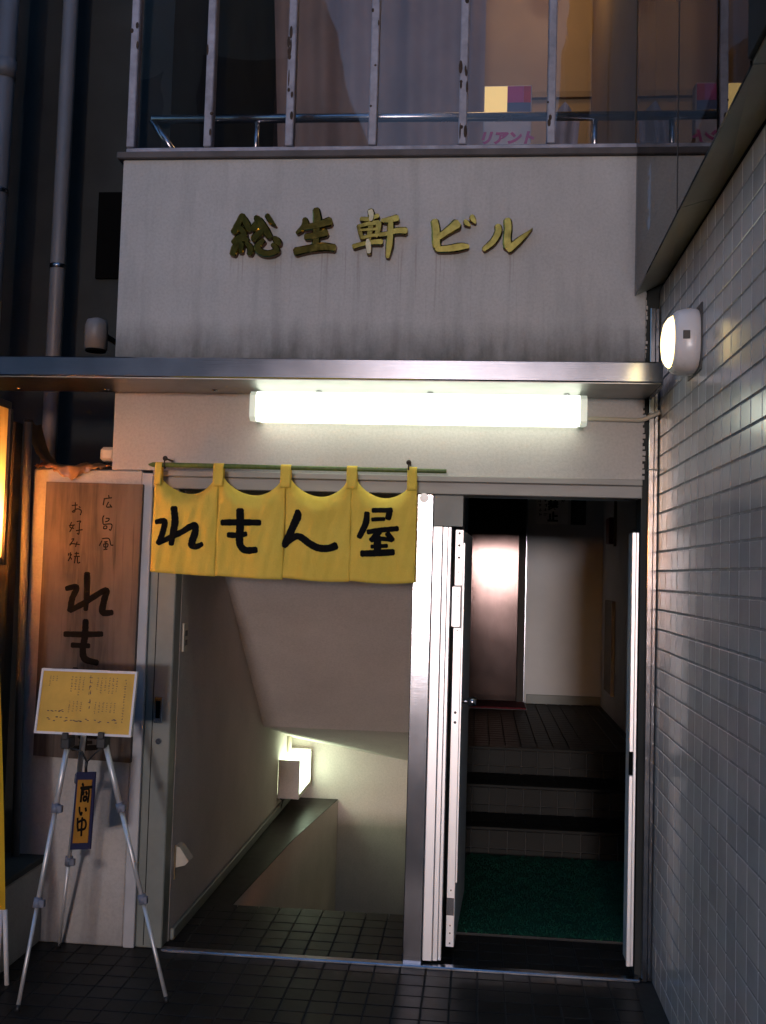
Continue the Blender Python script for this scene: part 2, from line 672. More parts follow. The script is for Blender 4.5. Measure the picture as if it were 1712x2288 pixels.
# ================================================================== SETTING
g = MB()
g.add([(-300, -300, -.03), (300, -300, -.03), (300, -.75, -.03), (-300, -.75, -.03)], [(0, 1, 2, 3)])
g.add([(-300, -.75, -.03), (-2.7, -.75, -.03), (-2.7, 300, -.03), (-300, 300, -.03)], [(0, 1, 2, 3)])
g.add([(1.8, -.75, -.03), (300, -.75, -.03), (300, 300, -.03), (1.8, 300, -.03)], [(0, 1, 2, 3)])
g.add([(-2.7, 6, -.03), (1.8, 6, -.03), (1.8, 300, -.03), (-2.7, 300, -.03)], [(0, 1, 2, 3)])
struct(g.build('ground', 'asphalt'))

# pavement of dark 100 mm tiles in front of and just inside the doors
pav = struct(MB().box(-2.7, 1.8, -1.2, 0.545, -.05, -.003).build('pavement', 'floor_grout'))
WORLD[pav.name] = Matrix.Identity(4)
T = .1


def chip_tile(w, h, t, b):
    return MB().box(-w / 2, w / 2, -h / 2, h / 2, -t, 0, b)


tile_me = chip_tile(T - .006, T - .006, .012, .0015).mesh('floor_tile', 'floor_tile')
cells = []
x = -2.65
nx = 44
for j in range(-12, 6):
    for i in range(nx):
        cx, cy = -2.62 + i * T, j * T + .05
        if -.012 < cy - .05 < -.0 or cx > .66 and cy < 0.0:
            continue
        if cy > .5 and cx > -.3:
            pass
        cells.append((cx, cy))


def seen(P, margin=10):
    v_ = Vector(P) - Vector((0, -4.2, 1.55))
    d = v_.dot(cf)
    if d < .2:
        return None
    px = 856 + 2315 * v_.dot(cr) / d
    py = 1144 - 2315 * v_.dot(cu) / d
    if -margin < px < 1712 + margin and -margin < py < 2288 + margin:
        return d
    return None


cells.sort(key=lambda c: (seen((c[0], c[1], 0)) or 99))
rest = MB()
nt_ = 0
for (cx, cy) in cells:
    vis = seen((cx, cy, 0)) is not None and cx > -1.95
    dz = random.uniform(-.0008, .0008)
    if vis and nt_ < 300:
        o = bpy.data.objects.new('floor_tile', tile_me)
        COL.objects.link(o)
        o.location = (cx, cy, dz)
        o.rotation_euler = (random.gauss(0, .004), random.gauss(0, .004), random.gauss(0, .003))
        o.parent = pav
        nt_ += 1
    else:
        rest.box(cx - .047, cx + .047, cy - .047, cy + .047, -.012 + dz, dz)
o = rest.build('distant_floor_tiles', 'floor_tile', pav)
o['kind'] = 'stuff'

# ledge floor beside the stairwell, kept flush with the paving
led = MB()
led.prism([(-1.245, .549), (-1.10, .549), (-1.03, 1.80), (-.92, 2.905), (-1.245, 2.905)], 2, -.16, -.001)
struct(led.build('stair_ledge', 'floor_tile'))
sk = MB().box(-1.242, -1.225, .10, 2.9, .001, .05, .004)
struct(sk.build('stair_skirting', 'grey_paint'))

# hall steps up and hall floor, tiled
stp = struct(MB().box(-.11, 1.06, 1.66, 2.02, -.05, .157).box(-.11, 1.06, 2.021, 2.39, -.05, .317).box(-.11, 1.06, 2.391, 4.72, -.05, .477).build('hall_steps', 'step_grout'))
WORLD[stp.name] = Matrix.Identity(4)
hf = struct(MB().box(-.2, 1.08, .546, 1.659, -.06, -.004).build('hall_floor', 'floor_tile'))
riser_me = MB().box(-.047, .047, -.008, 0, -.047, .047, .002).mesh('riser_tile', 'step_tile')
half_me = MB().box(-.047, .047, -.008, 0, -.022, .022, .002).mesh('riser_tile', 'step_tile')
tread_me = MB().box(-.047, .047, -.047, .047, -.008, 0, .002).mesh('tread_tile', 'step_tile')
nose_me = MB().box(-.59, .58, -.012, .05, -.012, .004, .003).mesh('nosing', 'step_tile')


def put(me, loc, parent, name=None):
    o_ = bpy.data.objects.new(name or me.name.split('.')[0], me)
    COL.objects.link(o_)
    o_.location = loc
    o_.rotation_euler = (random.gauss(0, .003), random.gauss(0, .003), random.gauss(0, .003))
    o_.parent = parent
    return o_


for (yy, zz) in ((1.66, 0.0), (2.02, .16), (2.39, .32)):
    for i in range(12):
        put(riser_me, (-.06 + i * .1, yy - .0005, zz + .098), stp)
        put(half_me, (-.06 + i * .1, yy - .0005, zz + .024), stp)
for (y0, y1, zz) in ((1.66, 2.02, .16), (2.02, 2.39, .32)):
    for j in range(3):
        for i in range(12):
            put(tread_me, (-.06 + i * .1, y0 + .075 + j * .1, zz + .004), stp)
for j in range(23):
    for i in range(12):
        put(tread_me, (-.06 + i * .1, 2.465 + j * .1, .484), stp)
for (yy, zz) in ((1.66, .16), (2.02, .32), (2.39, .48)):
    o = bpy.data.objects.new('nosing', nose_me)
    COL.objects.link(o)
    o.location = (.475, yy, zz)
    o.parent = stp

# hall walls and ceiling
struct(box('hall_wall', 'hall_paint', -.3, 1.3, 4.70, 4.8, .45, 2.6))
struct(box('hall_wall', 'hall_paint', 1.04, 1.14, .16, 4.69, -.05, 2.6))
struct(box('hall_wall', 'hall_paint', -.205, -.125, .16, 4.69, -.05, 2.6))
struct(box('hall_ceiling', 'hall_ceiling', -.3, 1.3, .16, 4.8, 2.601, 2.7))
struct(box('hall_wall', 'hall_paint', .66, 1.04, .165, .26, -.05, 2.6))
struct(box('hall_skirting', 'grey_paint', .42, 1.038, 4.685, 4.699, .482, .56, b=.003))

# stairwell: walls, sloping soffit, steps going down
XL = -1.245
sw = MB().box(XL - .1, XL, .09, 3.0, -2.2, 2.1)
struct(sw.build('stairwell_wall', 'stair_paint'))
struct(box('stairwell_wall', 'stair_paint', XL, -.206, 2.91, 3.0, -2.2, .7))
struct(box('stairwell_wall', 'stair_paint', -.262, -.206, .09, 2.91, -2.2, 2.1))
shaft = MB()
shaft.add([(-1.10, .549, -.16), (-1.03, 1.80, -.16), (-.92, 2.905, -.16), (-.92, 2.905, -2.2), (-1.03, 1.80, -2.2), (-1.10, .549, -2.2)], [(0, 1, 4, 5), (1, 2, 3, 4)])
shaft.add([(-1.10, .549, -.002), (-1.03, 1.80, -.002), (-.92, 2.905, -.002), (-.92, 2.905, -.16), (-1.03, 1.80, -.16), (-1.10, .549, -.16)], [(0, 1, 4, 5), (1, 2, 3, 4)])
for i, q in enumerate(shaft.v):
    shaft.v[i] = (q[0] + .003, q[1], q[2])
struct(shaft.build('stairwell_wall', 'stair_paint'))
sof = MB()
sl = lambda y: 1.485 - .821 * (y - .849)
sof.add([(XL, .2, sl(.2)), (-.262, .2, sl(.2)), (-.262, 1.9, sl(1.9)), (XL, 1.9, sl(1.9)), (XL, 2.91, .40), (-.262, 2.91, .25),
         (XL, .2, 2.3), (-.262, .2, 2.3), (XL, 2.91, 2.3), (-.262, 2.91, 2.3)],
        [(0, 1, 2, 3), (3, 2, 5, 4), (6, 8, 9, 7), (0, 6, 7, 1)])
struct(sof.build('stair_soffit', 'stair_paint'))
ds = MB()
for k in range(9):
    ds.box(-1.05, -.265, .546 + k * .25, .546 + (k + 1) * .25 - .001, -2.2, -.18 * (k + 1))
struct(ds.build('descending_steps', 'floor_tile'))

# ================================================================== THE WHITE BUILDING
bld = thing('narrow_building', 'narrow white plastered building front with gold lettering and glazed upper storey', 'building', (-.45, 0, 0))
box('parapet_wall', 'parapet_plaster', -1.545, .645, -.012, .15, 2.405, 3.268, bld, .004)
box('lower_wall', 'wall_plaster', -1.54, .64, .0, .15, 1.948, 2.404, bld)
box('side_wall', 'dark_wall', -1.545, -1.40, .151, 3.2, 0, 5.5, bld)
box('pillar_wall', 'pillar_plaster', -1.875, -1.405, -.006, .16, 0, 1.945, bld, .006)
box('pillar_strip', 'strip_paint', -1.404, -1.358, -.012, .1, 0, 1.935, bld, .003)
box('chipped_edge', 'dark_wall', .6405, .662, .02, .15, 0, 2.66, bld)
# ragged plaster end along the right edge
rag = MB()
z = 1.95
while z < 3.26:
    h = random.uniform(.008, .02)
    if z > 2.40 or True:
        rag.box(.638, .6455 + random.uniform(0, .008), .004 if z < 2.40 else -.006, .05, z, z + h)
    z += h + random.uniform(.001, .016)
rag.build('plaster_crumbs', 'wall_plaster', bld)
sill = MB()
sill.box(-1.57, .645, -.03, .16, 3.2685, 3.298, .004)
sill.build('window_sill', 'sill_paint', bld)
# window mullions and panes of the upper storey
MX = [-1.522, -1.187, -.837, -.485, -.11, .253, .622]
wf = MB().box(-1.54, .64, .0, .045, 3.2985, 3.326, .004).build('window_rail', 'frame_paint', bld)
for i, xm in enumerate(MX):
    mm = MB().box(xm - .017, xm + .017, -.006, .05, 3.3265, 4.7, .004)
    o = mm.build('mullion', 'frame_paint', bld)
    for k in range(11 if i in (2, 4) else 5):
        zc = 3.34 + random.random() * .75
        sgn = random.choice((-1, 1))
        hh = random.uniform(.006, .03 if i not in (2, 4) else .06)
        MB().sphere((xm + sgn * random.uniform(.004, .016), -.0065, zc), 1.0, 8, 5, random.uniform(.003, .009), .0022, hh * random.uniform(.4, 1)).build('rust_chip', 'rust', o, True)
for a, b in zip(MX[:-1], MX[1:]):
    box('window_pane', 'window_glass', a + .0175, b - .0175, .018, .024, 3.3265, 5.4, bld)
# frame round the two doors
box('lintel_lip', 'lintel_paint', -1.357, .64, -.022, .1, 1.922, 1.947, bld, .003)
box('lintel', 'lintel_paint', -1.357, .64, -.014, .1, 1.872, 1.9215, bld, .003)
jb = box('door_jamb', 'grey_paint', -1.357, -1.247, .004, .09, 0, 1.8715, bld, .004)
box('jamb_groove', 'dark_void', -1.3245, -1.3215, .0025, .01, 0.01, 1.87, jb)
lk = box('lock_plate', 'stainless', -1.318, -1.282, -.002, .006, .905, 1.012, jb, .003)
box('lock_recess', 'dark_void', -1.309, -1.291, -.004, -.0015, .925, .995, lk)
MB().tube([(-1.292, .006, .832), (-1.292, -.008, .832)], .012, 14).build('key_cylinder', 'stainless', jb)
col_ = box('steel_column', 'stainless', -.266, -.19, -.008, .089, 0, 1.8715, bld, .003)
MB().tube([(-.228, -.0082, 1.856), (-.228, -.018, 1.856)], .019, 20).build('white_disc', 'white_plastic', col_)  # small white disc near the top of the column
box('transom_panel', 'hall_paint', -.189, .61, .11, .158, 1.8725, 2.3, bld)
box('transom_block', 'grey_paint', -.189, -.07, .03, .109, 1.7465, 1.8715, bld)
wj = box('white_jamb', 'white_aluminium', -.1885, -.149, -.002, .09, .02, 1.743, bld, .003)
box('jamb_rib', 'white_aluminium', -.148, -.128, .004, .09, .02, 1.742, wj, .002)
box('jamb_rib', 'white_aluminium', -.1275, -.114, .012, .09, .02, 1.742, wj, .002)
th = MB().box(-1.24, .655, -.035, .004, -.002, .012, .004)
th.build('threshold_strip', 'stainless_bar', bld)
box('corner_trim', 'stainless', .662, .682, -.022, .03, 0, 2.64, bld, .002)
box('corner_trim', 'stainless', .684, .699, -.012, .03, 0, 2.64, bld, .002)
for zt in (2.21, 1.985):
    box('trim_joint', 'lintel_paint', .661, .6995, -.0235, .03, zt, zt + .006, bld)
# upper room seen through the panes
rm = bld
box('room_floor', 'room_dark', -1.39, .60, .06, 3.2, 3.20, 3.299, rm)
box('room_ceiling', 'hall_ceiling', -1.545, .70, .06, 3.2, 5.401, 5.5, rm)
box('room_back_wall', 'room_wall', -.3, .68, 1.9, 2.0, 3.3, 5.4, rm)
box('room_side_wall', 'room_wall', .60, .68, .06, 1.9, 3.3, 5.4, rm)
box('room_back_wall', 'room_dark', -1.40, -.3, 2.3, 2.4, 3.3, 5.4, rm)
box('roof_fascia', 'dark_wall', -1.6, .7, -.05, .16, 5.402, 6.2, rm)
box('wall_rail', 'board_edge', -.02, .60, 1.87, 1.899, 4.40, 4.435, rm)


def cur(u, v_):
    xx = -1.20 + u * 1.17 + .12 * (1 - v_) * (1 - u)
    return (xx, 1.05 + .018 * math.sin(u * 46) + .01 * math.sin(u * 17 + 1), 3.30 + v_ * 2.1)


ct = MB().grid(cur, 90, 3).build('brown_curtain', 'curtain_brown', None, True)
tag(ct, 'dull brown curtain hanging behind the upper storey panes', 'curtain')

# ------------------------------------------------------------------ handrail inside the upper windows
hr = thing('handrail', 'steel tube handrail inside the upper windows', 'handrail', (-.5, .10, 3.3))
MB().tube([(-1.465, .10, 3.494), (.618, .10, 3.484)], .019, 16).build('top_tube', 'tube_steel', hr, True)
for xx in (-1.0, .44):
    MB().tube([(xx, .10, 3.475), (xx, .10, 3.3)], .012, 12).build('post', 'tube_steel', hr, True)
MB().tube([(-1.465, .10, 3.49), (-1.33, .13, 3.3)], .016, 12).build('brace', 'tube_steel', hr, True)

# ------------------------------------------------------------------ box sign and cloths in the upper room
bs_ = thing('shop_sign_stand', 'small shop sign with pink and yellow panels behind the upper window', 'sign', (.085, .8, 3.3))
box('back_box', 'poster_white', -.03, .205, .80, .88, 3.30, 3.96, bs_, .004)
box('yellow_panel', 'box_sign_glow', -.026, .085, .793, .7995, 3.80, 3.952, bs_)
box('pink_panel', 'poster_pink', .0855, .165, .793, .7995, 3.87, 3.952, bs_)
box('red_panel', 'poster_red', .1655, .20, .793, .7995, 3.87, 3.952, bs_)
box('blue_panel', 'poster_blue', .0855, .20, .793, .7995, 3.815, 3.8695, bs_)
box('lit_edge', 'box_sign_glow', .0855, .205, .793, .7995, 3.80, 3.8145, bs_)
text_mesh('lettering', 'リアント', 'poster_pink', .068, (.085, .796, 3.69), bs_, shear=.25, offset=.004)
clo = MB().grid(lambda u, v_: (.27 + u * .16 + .05 * (v_ - .5), .95 + .03 * math.sin(u * 9), 3.31 + v_ * .62 - .12 * abs(u - .5)), 16, 4).build('white_cloth', 'cloth_white', None, True)
tag(clo, 'pale cloth draped beside the pink shop sign upstairs', 'cloth')
lampr = MB().sphere((.30, 1.15, 5.0), .09, 16, 10).build('ceiling_lamp', 'room_lamp', None, True)
tag(lampr, 'warm globe lamp lighting the upper room', 'lamp')
fl = MB().box(.298, .302, 1.148, 1.152, 5.085, 5.4).build('lamp_stem', 'black_plastic', None)
WORLD[lampr.name] = Matrix.Identity(4)
adopt(fl, lampr)

# ================================================================== TILED BUILDING ON THE RIGHT
tb = thing('tiled_building', 'neighbouring building wall clad in glossy grey tiles with glass above', 'building', (1.2, -1.5, 0))
box('wall_backing', 'grout', .7066, 1.2, -3.6, .031, 0, 2.72, tb)
PV, PH = .0755, .1105
wt_me = MB().box(-.0045, .006, -.0530, .0530, -.0343, .0343, .0016).mesh('wall_tile', 'tile_glaze')
tc_ = []
for j in range(36):
    for i in range(34):
        tc_.append((.018 - .0553 - i * PH, .043 - .005 + j * PV))
tc_.sort(key=lambda c: (seen((.7, c[0], c[1]), 20) or 99))
rest = MB()
n_ = 0
for (yy, zz) in tc_:
    rx, rz = random.gauss(0, .0035), random.gauss(0, .0035)
    if seen((.7, yy, zz), 20) is not None and n_ < 300:
        o = bpy.data.objects.new('wall_tile', wt_me)
        COL.objects.link(o)
        o.parent = tb
        o.matrix_parent_inverse = WORLD[tb.name].inverted()
        o.location = (.7065, yy, zz)
        o.rotation_euler = (random.gauss(0, .003), rx, rz)
        n_ += 1
    else:
        x0 = .702 + random.uniform(-.0006, .0006)
        o0 = len(rest.v)
        rest.box(x0, .7128, yy - .0530, yy + .0530, zz - .0343, zz + .0343, .0016)
        for q in range(o0, len(rest.v)):
            vv = rest.v[q]
            rest.v[q] = (vv[0] + rx * (vv[2] - zz) + rz * (vv[1] - yy), vv[1], vv[2])
o = rest.build('farther_wall_tiles', 'tile_glaze', tb)
o['kind'] = 'stuff'
surf('pointing', (.72, .68, .66), .8, var=.15, scale=20)
surf('bed_pointing', (.30, .28, .27), .9, var=.3, scale=14)
pt, bd = MB(), MB()
for (yy, zz) in tc_:
    pt.box(.7022, .7125, yy - .0576, yy - .0529, zz - .0335, zz + .0335)
for j in range(37):
    bd.box(.7042, .7125, -3.6, .018, .0005 + j * PV - .0035, .0005 + j * PV + .0035)
o = bd.build('bed_joints', 'bed_pointing', tb)
o['kind'] = 'stuff'
o = pt.build('upright_joints', 'pointing', tb)
o['kind'] = 'stuff'
# soffit under the projecting glass box
for (ya, yb) in ((-.935, -.004), (-1.80, -.941), (-3.6, -1.806)):
    za, zb = 2.69 - .031 * ya, 2.69 - .031 * yb
    s_ = MB()
    s_.add([(.604, ya, za), (.735, ya, 2.758), (.735, ya, 2.86), (.604, ya, 2.86), (.604, yb, zb), (.735, yb, 2.758), (.735, yb, 2.86), (.604, yb, 2.86)],
           [(0, 1, 5, 4), (0, 3, 2, 1), (4, 5, 6, 7), (0, 4, 7, 3), (3, 7, 6, 2)])
    s_.build('soffit_panel', 'soffit_panel', tb)
box('shadow_gap', 'dark_void', .715, .78, -3.6, -.004, 2.7205, 2.7575, tb)
for (ya, yb) in ((-.905, -.004), (-1.80, -.915)):
    pane = MB()
    za, zb = 2.689 - .031 * ya, 2.689 - .031 * yb
    pane.add([(x_, y_, z_) for x_ in (.598, .6035) for (y_, z_) in ((ya, za), (yb, zb), (yb, 5.6), (ya, 5.6))], [(3, 2, 1, 0), (4, 5, 6, 7), (1, 5, 4, 0), (2, 6, 5, 1), (3, 7, 6, 2), (0, 4, 7, 3)])
    pane.build('glass_pane', 'side_glass', tb)
    box('glass_joint', 'black_plastic', .5965, .603, ya - .009, ya - .001, 2.70 - .031 * ya, 5.6, tb)
box('end_panel', 'dark_wall', .590, .6035, -3.6, -1.81, 2.755, 5.6, tb, .002)
box('inner_wall', 'dark_wall', 1.3, 1.4, -3.6, .3, 2.8, 5.6, tb)
box('inner_floor', 'dark_wall', .74, 1.3, -3.6, .3, 2.76, 2.80, tb)
box('inner_wall', 'dark_wall', .68, 1.3, .04, .14, 2.8, 5.6, tb)
box('inner_ceiling', 'dark_wall', .61, 1.4, -3.6, .3, 5.602, 5.7, tb)
box('corner_filler', 'dark_wall', .6465, .80, .0315, .15, 2.60, 2.90, tb)

# ================================================================== DARK NEIGHBOUR AND ALLEY ON THE LEFT
db = thing('dark_building', 'dark neighbouring building wall beyond the two grey downpipes', 'building', (-2.4, 1.0, 0))
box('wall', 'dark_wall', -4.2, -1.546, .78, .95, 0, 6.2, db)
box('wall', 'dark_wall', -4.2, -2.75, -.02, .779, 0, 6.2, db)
box('vent_recess', 'dark_void', -1.95, -1.70, .76, .779, 2.98, 3.42, db)


def downpipe(x0, y0, x1, r, zc, label):
    t = thing('downpipe', label, 'pipe', (x0, y0, 0), 'downpipes in the alley')
    MB().tube([(x0, y0, 0), (x1, y0, 6.2)], r, 20).build('pipe', 'pipe_grey', t, True)
    for zz, rr, hh in zc:
        xx = x0 + (x1 - x0) * zz / 6.2
        MB().tube([(xx, y0, zz), (xx, y0, zz + hh)], r + rr, 20).build('collar', 'pipe_grey' if hh > .04 else 'stainless', t, True)
    return t


downpipe(-2.36, .45, -2.30, .048, ((3.86, .006, .09), (3.30, .005, .02)), 'thick grey downpipe at the far left edge, with a socket collar')
downpipe(-2.082, .6, -2.07, .036, ((2.98, .004, .02),), 'thinner grey downpipe nearer the white building')
al = thing('wall_lamp', 'small unlit metal cylinder lamp in the dark alley', 'lamp', (-1.77, .35, 2.53))
MB().tube([(-1.77, .35, 2.53), (-1.77, .35, 2.64), (-1.77, .35, 2.665), (-1.77, .35, 2.674)], [.052, .052, .044, .02], 20).build('shade', 'pipe_grey', al, True)
MB().tube([(-1.77, .35, 2.52), (-1.77, .35, 2.529)], .046, 20).build('lens', 'dark_void', al)
MB().tube([(-1.77, .39, 2.62), (-1.77, .78, 2.62)], .014, 10).build('arm', 'dark_wall', al)
lb = thing('low_wall', 'low plaster ledge at the foot of the left wall', 'wall', (-2.1, -.6, 0))
box('ledge_body', 'low_plaster', -2.7, -1.752, -1.3, -.007, -.002, .325, lb, .01)
box('ledge_top', 'dark_wall', -2.7, -1.744, -1.31, -.007, .3255, .352, lb, .004)

# ================================================================== BUILDINGS ACROSS THE STREET (mirrored in panes and steel)
surf('far_render', (.36, .35, .34), .85, var=.15, scale=1)
surf('far_glass', (.03, .033, .04), .08)
for (xa, xb, hh, lab) in ((-13, -2.35, 9.5, 'grey office block across the street behind the viewer, left of the gap'), (1.0, 13, 8.6, 'grey office block across the street behind the viewer, right of the gap')):
    ob = thing('street_building', lab, 'building', ((xa + xb) / 2, -11, 0), 'buildings across the street')
    box('wall', 'far_render', xa, xb, -15, -8.6, -.02, hh, ob)
    for zz in (1.0, 3.9, 6.6):
        xx = xa + .6
        while xx + 1.3 < xb:
            box('window', 'far_glass', xx, xx + 1.2, -8.62, -8.595, zz, zz + 1.4, ob)
            xx += 1.75

# ================================================================== CANOPY AND LAMPS
cn = thing('canopy', 'slim stainless steel canopy running across above the doors', 'canopy', (-.85, -.17, 2.277))
cp = MB()
cp.prism([(-.34, 2.281), (-.331, 2.277), (-.001, 2.277), (-.001, 2.39), (-.03, 2.372), (-.331, 2.356), (-.34, 2.350)], 0, -2.9, .655)
cp.build('steel_tray', 'canopy_steel', cn)
surf('underside_steel', (.30, .30, .29), .42, metal=1, var=.15, rvar=.1)
box('underside_panel', 'underside_steel', -2.9, .654, -.329, -.003, 2.2735, 2.2768, cn)
box('end_bracket', 'canopy_steel', .656, .6605, -.33, -.03, 2.26, 2.345, cn)
for xx in (-1.92, -1.545, -1.09, -.66, -.21, .33):
    MB().tube([(xx, -.09, 2.2734), (xx, -.09, 2.268), (xx, -.09, 2.2655)], [.012, .012, .006], 10).build('screw', 'stainless', cn, True)

ft = thing('tube_light', 'long lit fluorescent tube fixture below the canopy', 'lamp', (-.265, -.08, 2.14))
pr = [(-.002, 2.155), (-.13, 2.142), (-.15, 2.158), (-.15, 2.245), (-.13, 2.262), (-.002, 2.262)]
MB().prism(pr, 0, -.905, .378).build('cover', 'tube_glow', ft)
MB().prism([(a * .98 - .002, b_) for a, b_ in pr], 0, -.93, -.9055).build('end_cap', 'tube_end', ft)
MB().prism([(a * .98 - .002, b_) for a, b_ in pr], 0, .3785, .405).build('end_cap', 'tube_end', ft)
cd = MB().tube([(.406, -.012, 2.19), (.63, -.012, 2.186), (.648, -.03, 2.19), (.70, -.045, 2.215)], .009, 10).build('conduit', 'cream_plastic', None, True)
tag(cd, 'thin pale conduit from the tube light to the tiled corner', 'conduit')


# wall sconce on the tiles
sc_ = thing('wall_sconce', 'lit white plastic lamp on the tiled wall, glowing yellow', 'lamp', (.70, -.70, 2.345))


def squircle(x, r, n=28, pw=3.0):
    out = []
    for k in range(n):
        a = 2 * math.pi * k / n
        c_, s_ = math.cos(a), math.sin(a)
        q = (abs(c_) ** pw + abs(s_) ** pw) ** (-1 / pw)
        out.append((x, -.70 + r * q * c_, 2.345 + r * 1.02 * q * s_))
    return out


def loft(rings, cap=True):
    mb = MB()
    n = len(rings[0])
    vs = [q for r_ in rings for q in r_]
    fs = []
    for i in range(len(rings) - 1):
        for k in range(n):
            k2 = (k + 1) % n
            fs.append((i * n + k, (i + 1) * n + k, (i + 1) * n + k2, i * n + k2))
    if cap:
        fs.append(tuple(range((len(rings) - 1) * n, len(rings) * n)))
    return mb.add(vs, fs)


loft([squircle(.702, .100), squircle(.696, .104), squircle(.68, .106), squircle(.655, .104), squircle(.632, .098), squircle(.622, .090), squircle(.620, .084)]).build('housing', 'white_plastic', sc_, True)
loft([squircle(.6195, .083, pw=2.4), squircle(.610, .078, pw=2.3), squircle(.600, .063, pw=2.2), squircle(.594, .038, pw=2), squircle(.592, .01, pw=2)]).build('lens', 'sconce_glow', sc_, True)
box('sensor_window', 'black_plastic', .642, .664, -.8075, -.803, 2.335, 2.362, sc_)
box('back_plate', 'black_plastic', .6985, .7015, -.81, -.59, 2.235, 2.455, sc_)

# stairwell box light
sb = thing('stair_light', 'lit box lamp on the stairwell wall, glowing greenish white', 'lamp', (-1.17, 2.4, .15))
box('near_end', 'stair_paint', -1.243, -1.105, 2.40, 2.412, .095, .338, sb, .003)
box('glowing_cover', 'stair_glow', -1.225, -1.109, 2.4125, 2.86, .122, .328, sb, .006)
box('far_end', 'stair_paint', -1.243, -1.105, 2.8605, 2.872, .10, .338, sb, .003)
box('bottom_tray', 'stair_paint', -1.243, -1.107, 2.413, 2.86, .098, .121, sb)
MB().tube([(-1.23, 2.7, .336), (-1.23, 2.72, .52)], .014, 10).build('conduit', 'cream_plastic', sb, True)
MB().tube([(-1.225, 2.407, .094), (-1.21, 2.42, .08), (-1.225, 2.44, .03), (-1.235, 2.46, .005)], .004, 8).build('cable', 'black_plastic', sb, True)

# ================================================================== GOLD NAME ON THE PARAPET
G1 = {'sou': [[(215, 160, 60), (165, 290, 80), (110, 395, 75)], [(215, 165, 60), (285, 290, 85), (320, 375, 50)], [(190, 330, 60), (250, 425, 80), (170, 470, 70)],
              [(105, 530, 60), (200, 470, 90), (300, 500, 60)], [(200, 520, 80), (140, 600, 85), (110, 690, 75)], [(220, 560, 75), (215, 665, 55)], [(290, 540, 55), (345, 610, 80), (335, 690, 65)],
              [(400, 190, 55), (440, 260, 95), (370, 360, 85)], [(440, 230, 85), (520, 345, 95), (600, 460, 70)], [(480, 380, 85), (395, 470, 80), (410, 510, 45)],
              [(550, 170, 55), (605, 250, 55), (672, 312, 18)], [(515, 505, 60), (445, 575, 80), (470, 650, 80), (580, 685, 75), (700, 640, 70), (640, 560, 50)], [(660, 475, 60), (710, 530, 85), (730, 565, 45)]],
      'sei': [[(1200, 90, 75), (1220, 220, 95), (1212, 380, 85), (1210, 590, 85)], [(1055, 215, 60), (1060, 300, 80), (955, 405, 40)], [(1050, 330, 70), (1210, 305, 80), (1390, 250, 100)],
              [(1075, 455, 75), (1200, 440, 85), (1340, 400, 95)], [(945, 655, 95), (1100, 620, 85), (1300, 590, 95), (1455, 605, 85)]]}
G2 = [[(560, 185, 120), (590, 320, 130), (570, 600, 120), (540, 900, 115), (560, 1195, 85)], [(350, 385, 90), (520, 390, 100), (740, 310, 100)],
      [(290, 540, 70), (345, 700, 90), (390, 840, 80)], [(320, 555, 80), (520, 500, 90), (750, 470, 110)], [(760, 480, 130), (750, 640, 120), (710, 790, 100)],
      [(350, 650, 60), (720, 625, 65)], [(390, 830, 80), (600, 780, 70), (740, 765, 80)], [(200, 1030, 105), (400, 975, 100), (640, 930, 110), (830, 920, 130)],
      [(830, 430, 80), (980, 420, 125), (1180, 375, 145)], [(790, 760, 95), (950, 740, 100), (1180, 670, 130), (1380, 670, 140)], [(1035, 450, 120), (1035, 700, 130), (1020, 1000, 145), (985, 1280, 80)]]
G3 = [[(115, 155, 100), (140, 300, 110), (150, 480, 110), (175, 590, 85)], [(170, 590, 80), (350, 578, 100), (520, 550, 105), (625, 545, 65)], [(190, 400, 90), (330, 295, 105), (455, 200, 140)],
      [(570, 150, 50), (600, 190, 75), (650, 232, 25)], [(672, 80, 60), (692, 135, 75), (730, 188, 30)]]
G4 = [[(1065, 230, 85), (1075, 320, 95), (1000, 470, 90), (865, 590, 70)], [(1205, 140, 100), (1220, 250, 105), (1210, 430, 105), (1225, 560, 110)], [(1235, 590, 105), (1400, 445, 85), (1580, 275, 15)]]
PXM = .001867


def gold(strokes, nx0, ny0, s, name, label):
    # pixel origin of each traced character -> metres on the parapet
    X0 = -1.065 + (nx0 - 520.3) * PXM
    Z0 = 3.021 - (ny0 - 486.2) * PXM
    f_, s_ = cast(strokes, X0, Z0, s * PXM, -.0122, -.040)
    xs = [q[0] for q in f_.v]
    zs = [q[2] for q in f_.v]
    t = thing(name, label, 'letter', ((min(xs) + max(xs)) / 2, -.012, min(zs)), 'gold letters of the building name')
    f_.build('face', 'gold', t)
    s_.build('edge', 'gold_side', t)
    return t, X0, Z0, s * PXM


gold(G1['sou'], 510, 460, .1692, 'gold_letter', 'gold metal character 総, first of the row on the parapet')
gold(G1['sei'], 510, 460, .1692, 'gold_letter', 'gold metal character 生, second of the row on the parapet')
gt, gx, gz, gm_ = gold(G2, 780, 460, .0967, 'gold_letter', 'gold metal character 軒, its upright peeled to pale metal, third on the parapet')
surf('peeled_metal', (.62, .56, .38), .6, var=.2, scale=30)
paint([[(562, 215, 110), (590, 320, 95), (580, 430, 70)], [(520, 880, 60), (540, 1000, 105), (560, 1180, 80)]], lambda x, y, l: (gx + x * gm_, -.0475 - l, gz - y * gm_), n=6).build('peeled_patch', 'peeled_metal', gt)
gold(G3, 960, 480, .145, 'gold_letter', 'gold metal character ビ, fourth of the row on the parapet')
gold(G4, 960, 480, .145, 'gold_letter', 'gold metal character ル, last of the row on the parapet')

